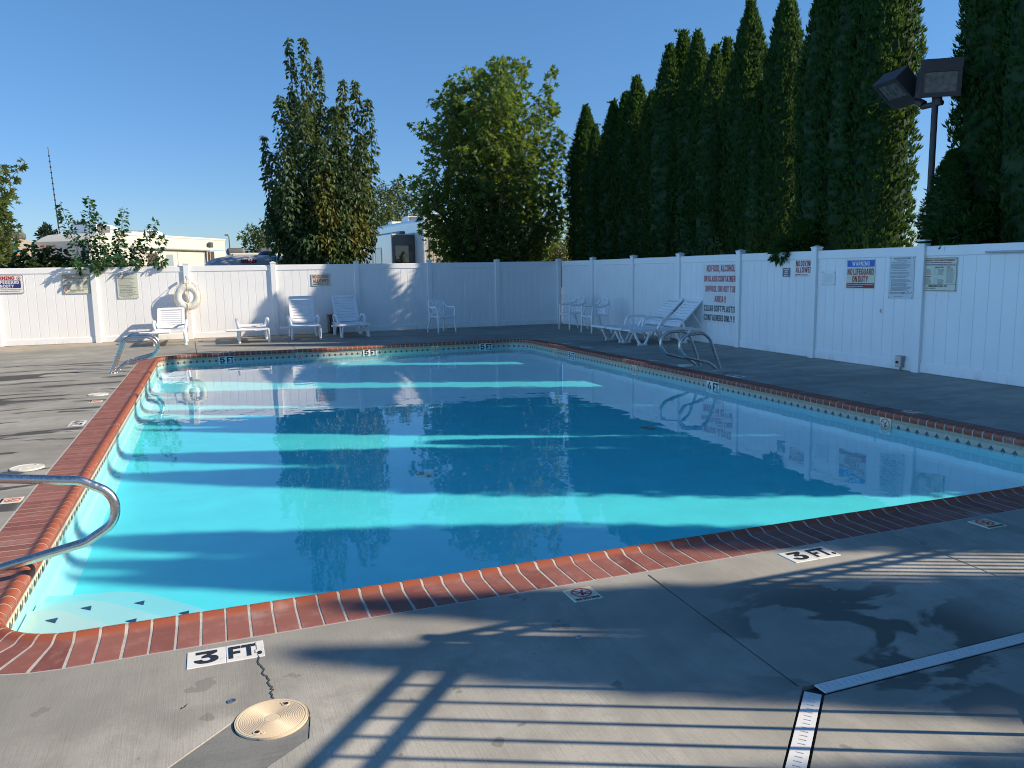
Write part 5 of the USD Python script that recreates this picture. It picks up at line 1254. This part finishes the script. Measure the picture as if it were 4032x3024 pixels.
for x in (-.5, .5): add(t, 'wheel', xf(trimesh.creation.cylinder(.32, .2, sections=24), frame((x, -.62, .32), (1, 0, 0), (0, 0, 1))), 'rubber')
# low white trailer with dark stripes behind it
t = thing('travel_trailer', 'low white trailer with black swoosh stripes behind the silver trailer', 'trailer')
T3 = local((.85, 34.0), (1, .03))
add(t, 'body', xf(shell(2.6, 2.3, 2.44, .7, .08), T3), 'rv_white', smooth=35); add(t, 'roof_edge', xf(cbox((1.35, -.01, 2.36), (2.5, .03, .12), .01), T3), 'rv_roof')
for k, (a, b) in enumerate((((.1, 2.0), (.75, 2.26)), ((.95, 2.0), (1.35, 2.26)))):
    add(t, 'stripe', xf(extrude(Polygon([(a[0], a[1]), (b[0], b[1]), (b[0] + .45, b[1]), (a[0] + .75, a[1])]), .0, .012).mesh(), T3 @ frame((0, 0, 0), (1, 0, 0), (0, 0, 1))), 'rv_grey')
for x in (.25, 1.5): add(t, 'roof_vent', xf(trimesh.creation.capsule(.42, .16, count=[8, 12]), T3 @ frame((x, .6, 2.50), (0, 0, -1), (0, 1, 0))), 'ac_grey', smooth=50)
add(t, 'dark_end_panel', xf(cbox((2.45, -.04, 2.15), (.75, .06, .55), .02), T3), 'dark_navy')
# white trailer right of the maple
t = thing('travel_trailer', 'white trailer with a black arc stripe right of the maple', 'trailer')
T4 = local((14.2, 40.0), (1, .02)); add(t, 'body', xf(shell(2.5, 2.4, 2.42, .7, .1), T4), 'rv_white', smooth=35)
arc = [(1.25 + .95 * math.cos(a), 1.75 + .52 * math.sin(a)) for a in np.linspace(.1, PI - .1, 18)]
add(t, 'stripe', xf(extrude(LineString(arc).buffer(.035), 0, .012).mesh(), T4 @ frame((0, 0, 0), (1, 0, 0), (0, 0, 1))), 'rv_grey'); add(t, 'roof_edge', xf(cbox((1.25, -.01, 2.38), (2.4, .03, .07), .01), T4), 'rv_grey')
# tan trailer at the left edge
t = thing('travel_trailer', 'tan trailer with a dark awning cut by the left edge of the photo', 'trailer')
T5 = local((-11.0, 32.2), (1, .0)); add(t, 'body', xf(shell(4.9, 2.4, 2.95, .7, .08), T5), 'rv_tan', smooth=35)
add(t, 'awning', xf(cbox((2.4, -.25, 2.78), (4.7, .5, .10), .03), T5), 'rv_grey'); rwin(t, T5, 3.95, 1.75, .38, .75, 'window_dark'); add(t, 'lantern', xf(cbox((4.3, -.12, 2.45), (.16, .14, .28), .03), T5), 'rv_grey'); add(t, 'roof_air_conditioner', xf(cbox((4.3, .9, 3.06), (1.3, .8, .3), .08), T5), 'ac_grey')
t = thing('parasol', 'closed blue and orange parasol on a pole beside the tan trailer', 'parasol', (-6.02, 31.2, 0))
add(t, 'pole', tube([(0, 0, 0), (0, 0, 2.95)], .022, 8), 'rv_trim')
cl = trimesh.creation.revolve(np.array([(.10, 2.0), (.15, 2.2), (.13, 2.42), (.09, 2.62), (.11, 2.74), (.0, 2.78)]), sections=14); vv = np.array(cl.vertices); a = np.arctan2(vv[:, 1], vv[:, 0]); vv[:, :2] *= (1 + .14 * np.sin(a * 5))[:, None]
hi = (vv[cl.faces][:, :, 2].mean(1) > 2.42); add(t, 'upper_canopy', (vv, cl.faces[hi]), 'umb_blue'); add(t, 'lower_canopy', (vv, cl.faces[~hi]), 'umb_orange')
# antenna, street lamp
t = thing('antenna_mast', 'thin dark lattice antenna mast leaning slightly into the sky at the left', 'antenna')
add(t, 'mast', tube([(-5.55, 38, .0), (-5.668, 38, 3.47), (-5.79, 38, 6.85)], [.034, .028, .012], 6), 'iron_black')
for k in range(16): add(t, 'collar', cbox((-5.655 - .0083 * k, 38, 3.2 + k * .22), (.055, .055, .05), .0), 'iron_black')
t = thing('street_lamp', 'tall thin street lamp far behind the right end of the white trailer', 'street lamp', (1.87, 75, 0))
add(t, 'pole', tube([(0, 0, 0), (0, 0, 4.6), (-.03, 0, 4.9), (-.12, 0, 5.02)], [.06, .045, .04, .035], 8), 'rv_grey'); add(t, 'lamp_head', cbox((-.20, 0, 5.04), (.32, .2, .12), .03), 'rv_grey')
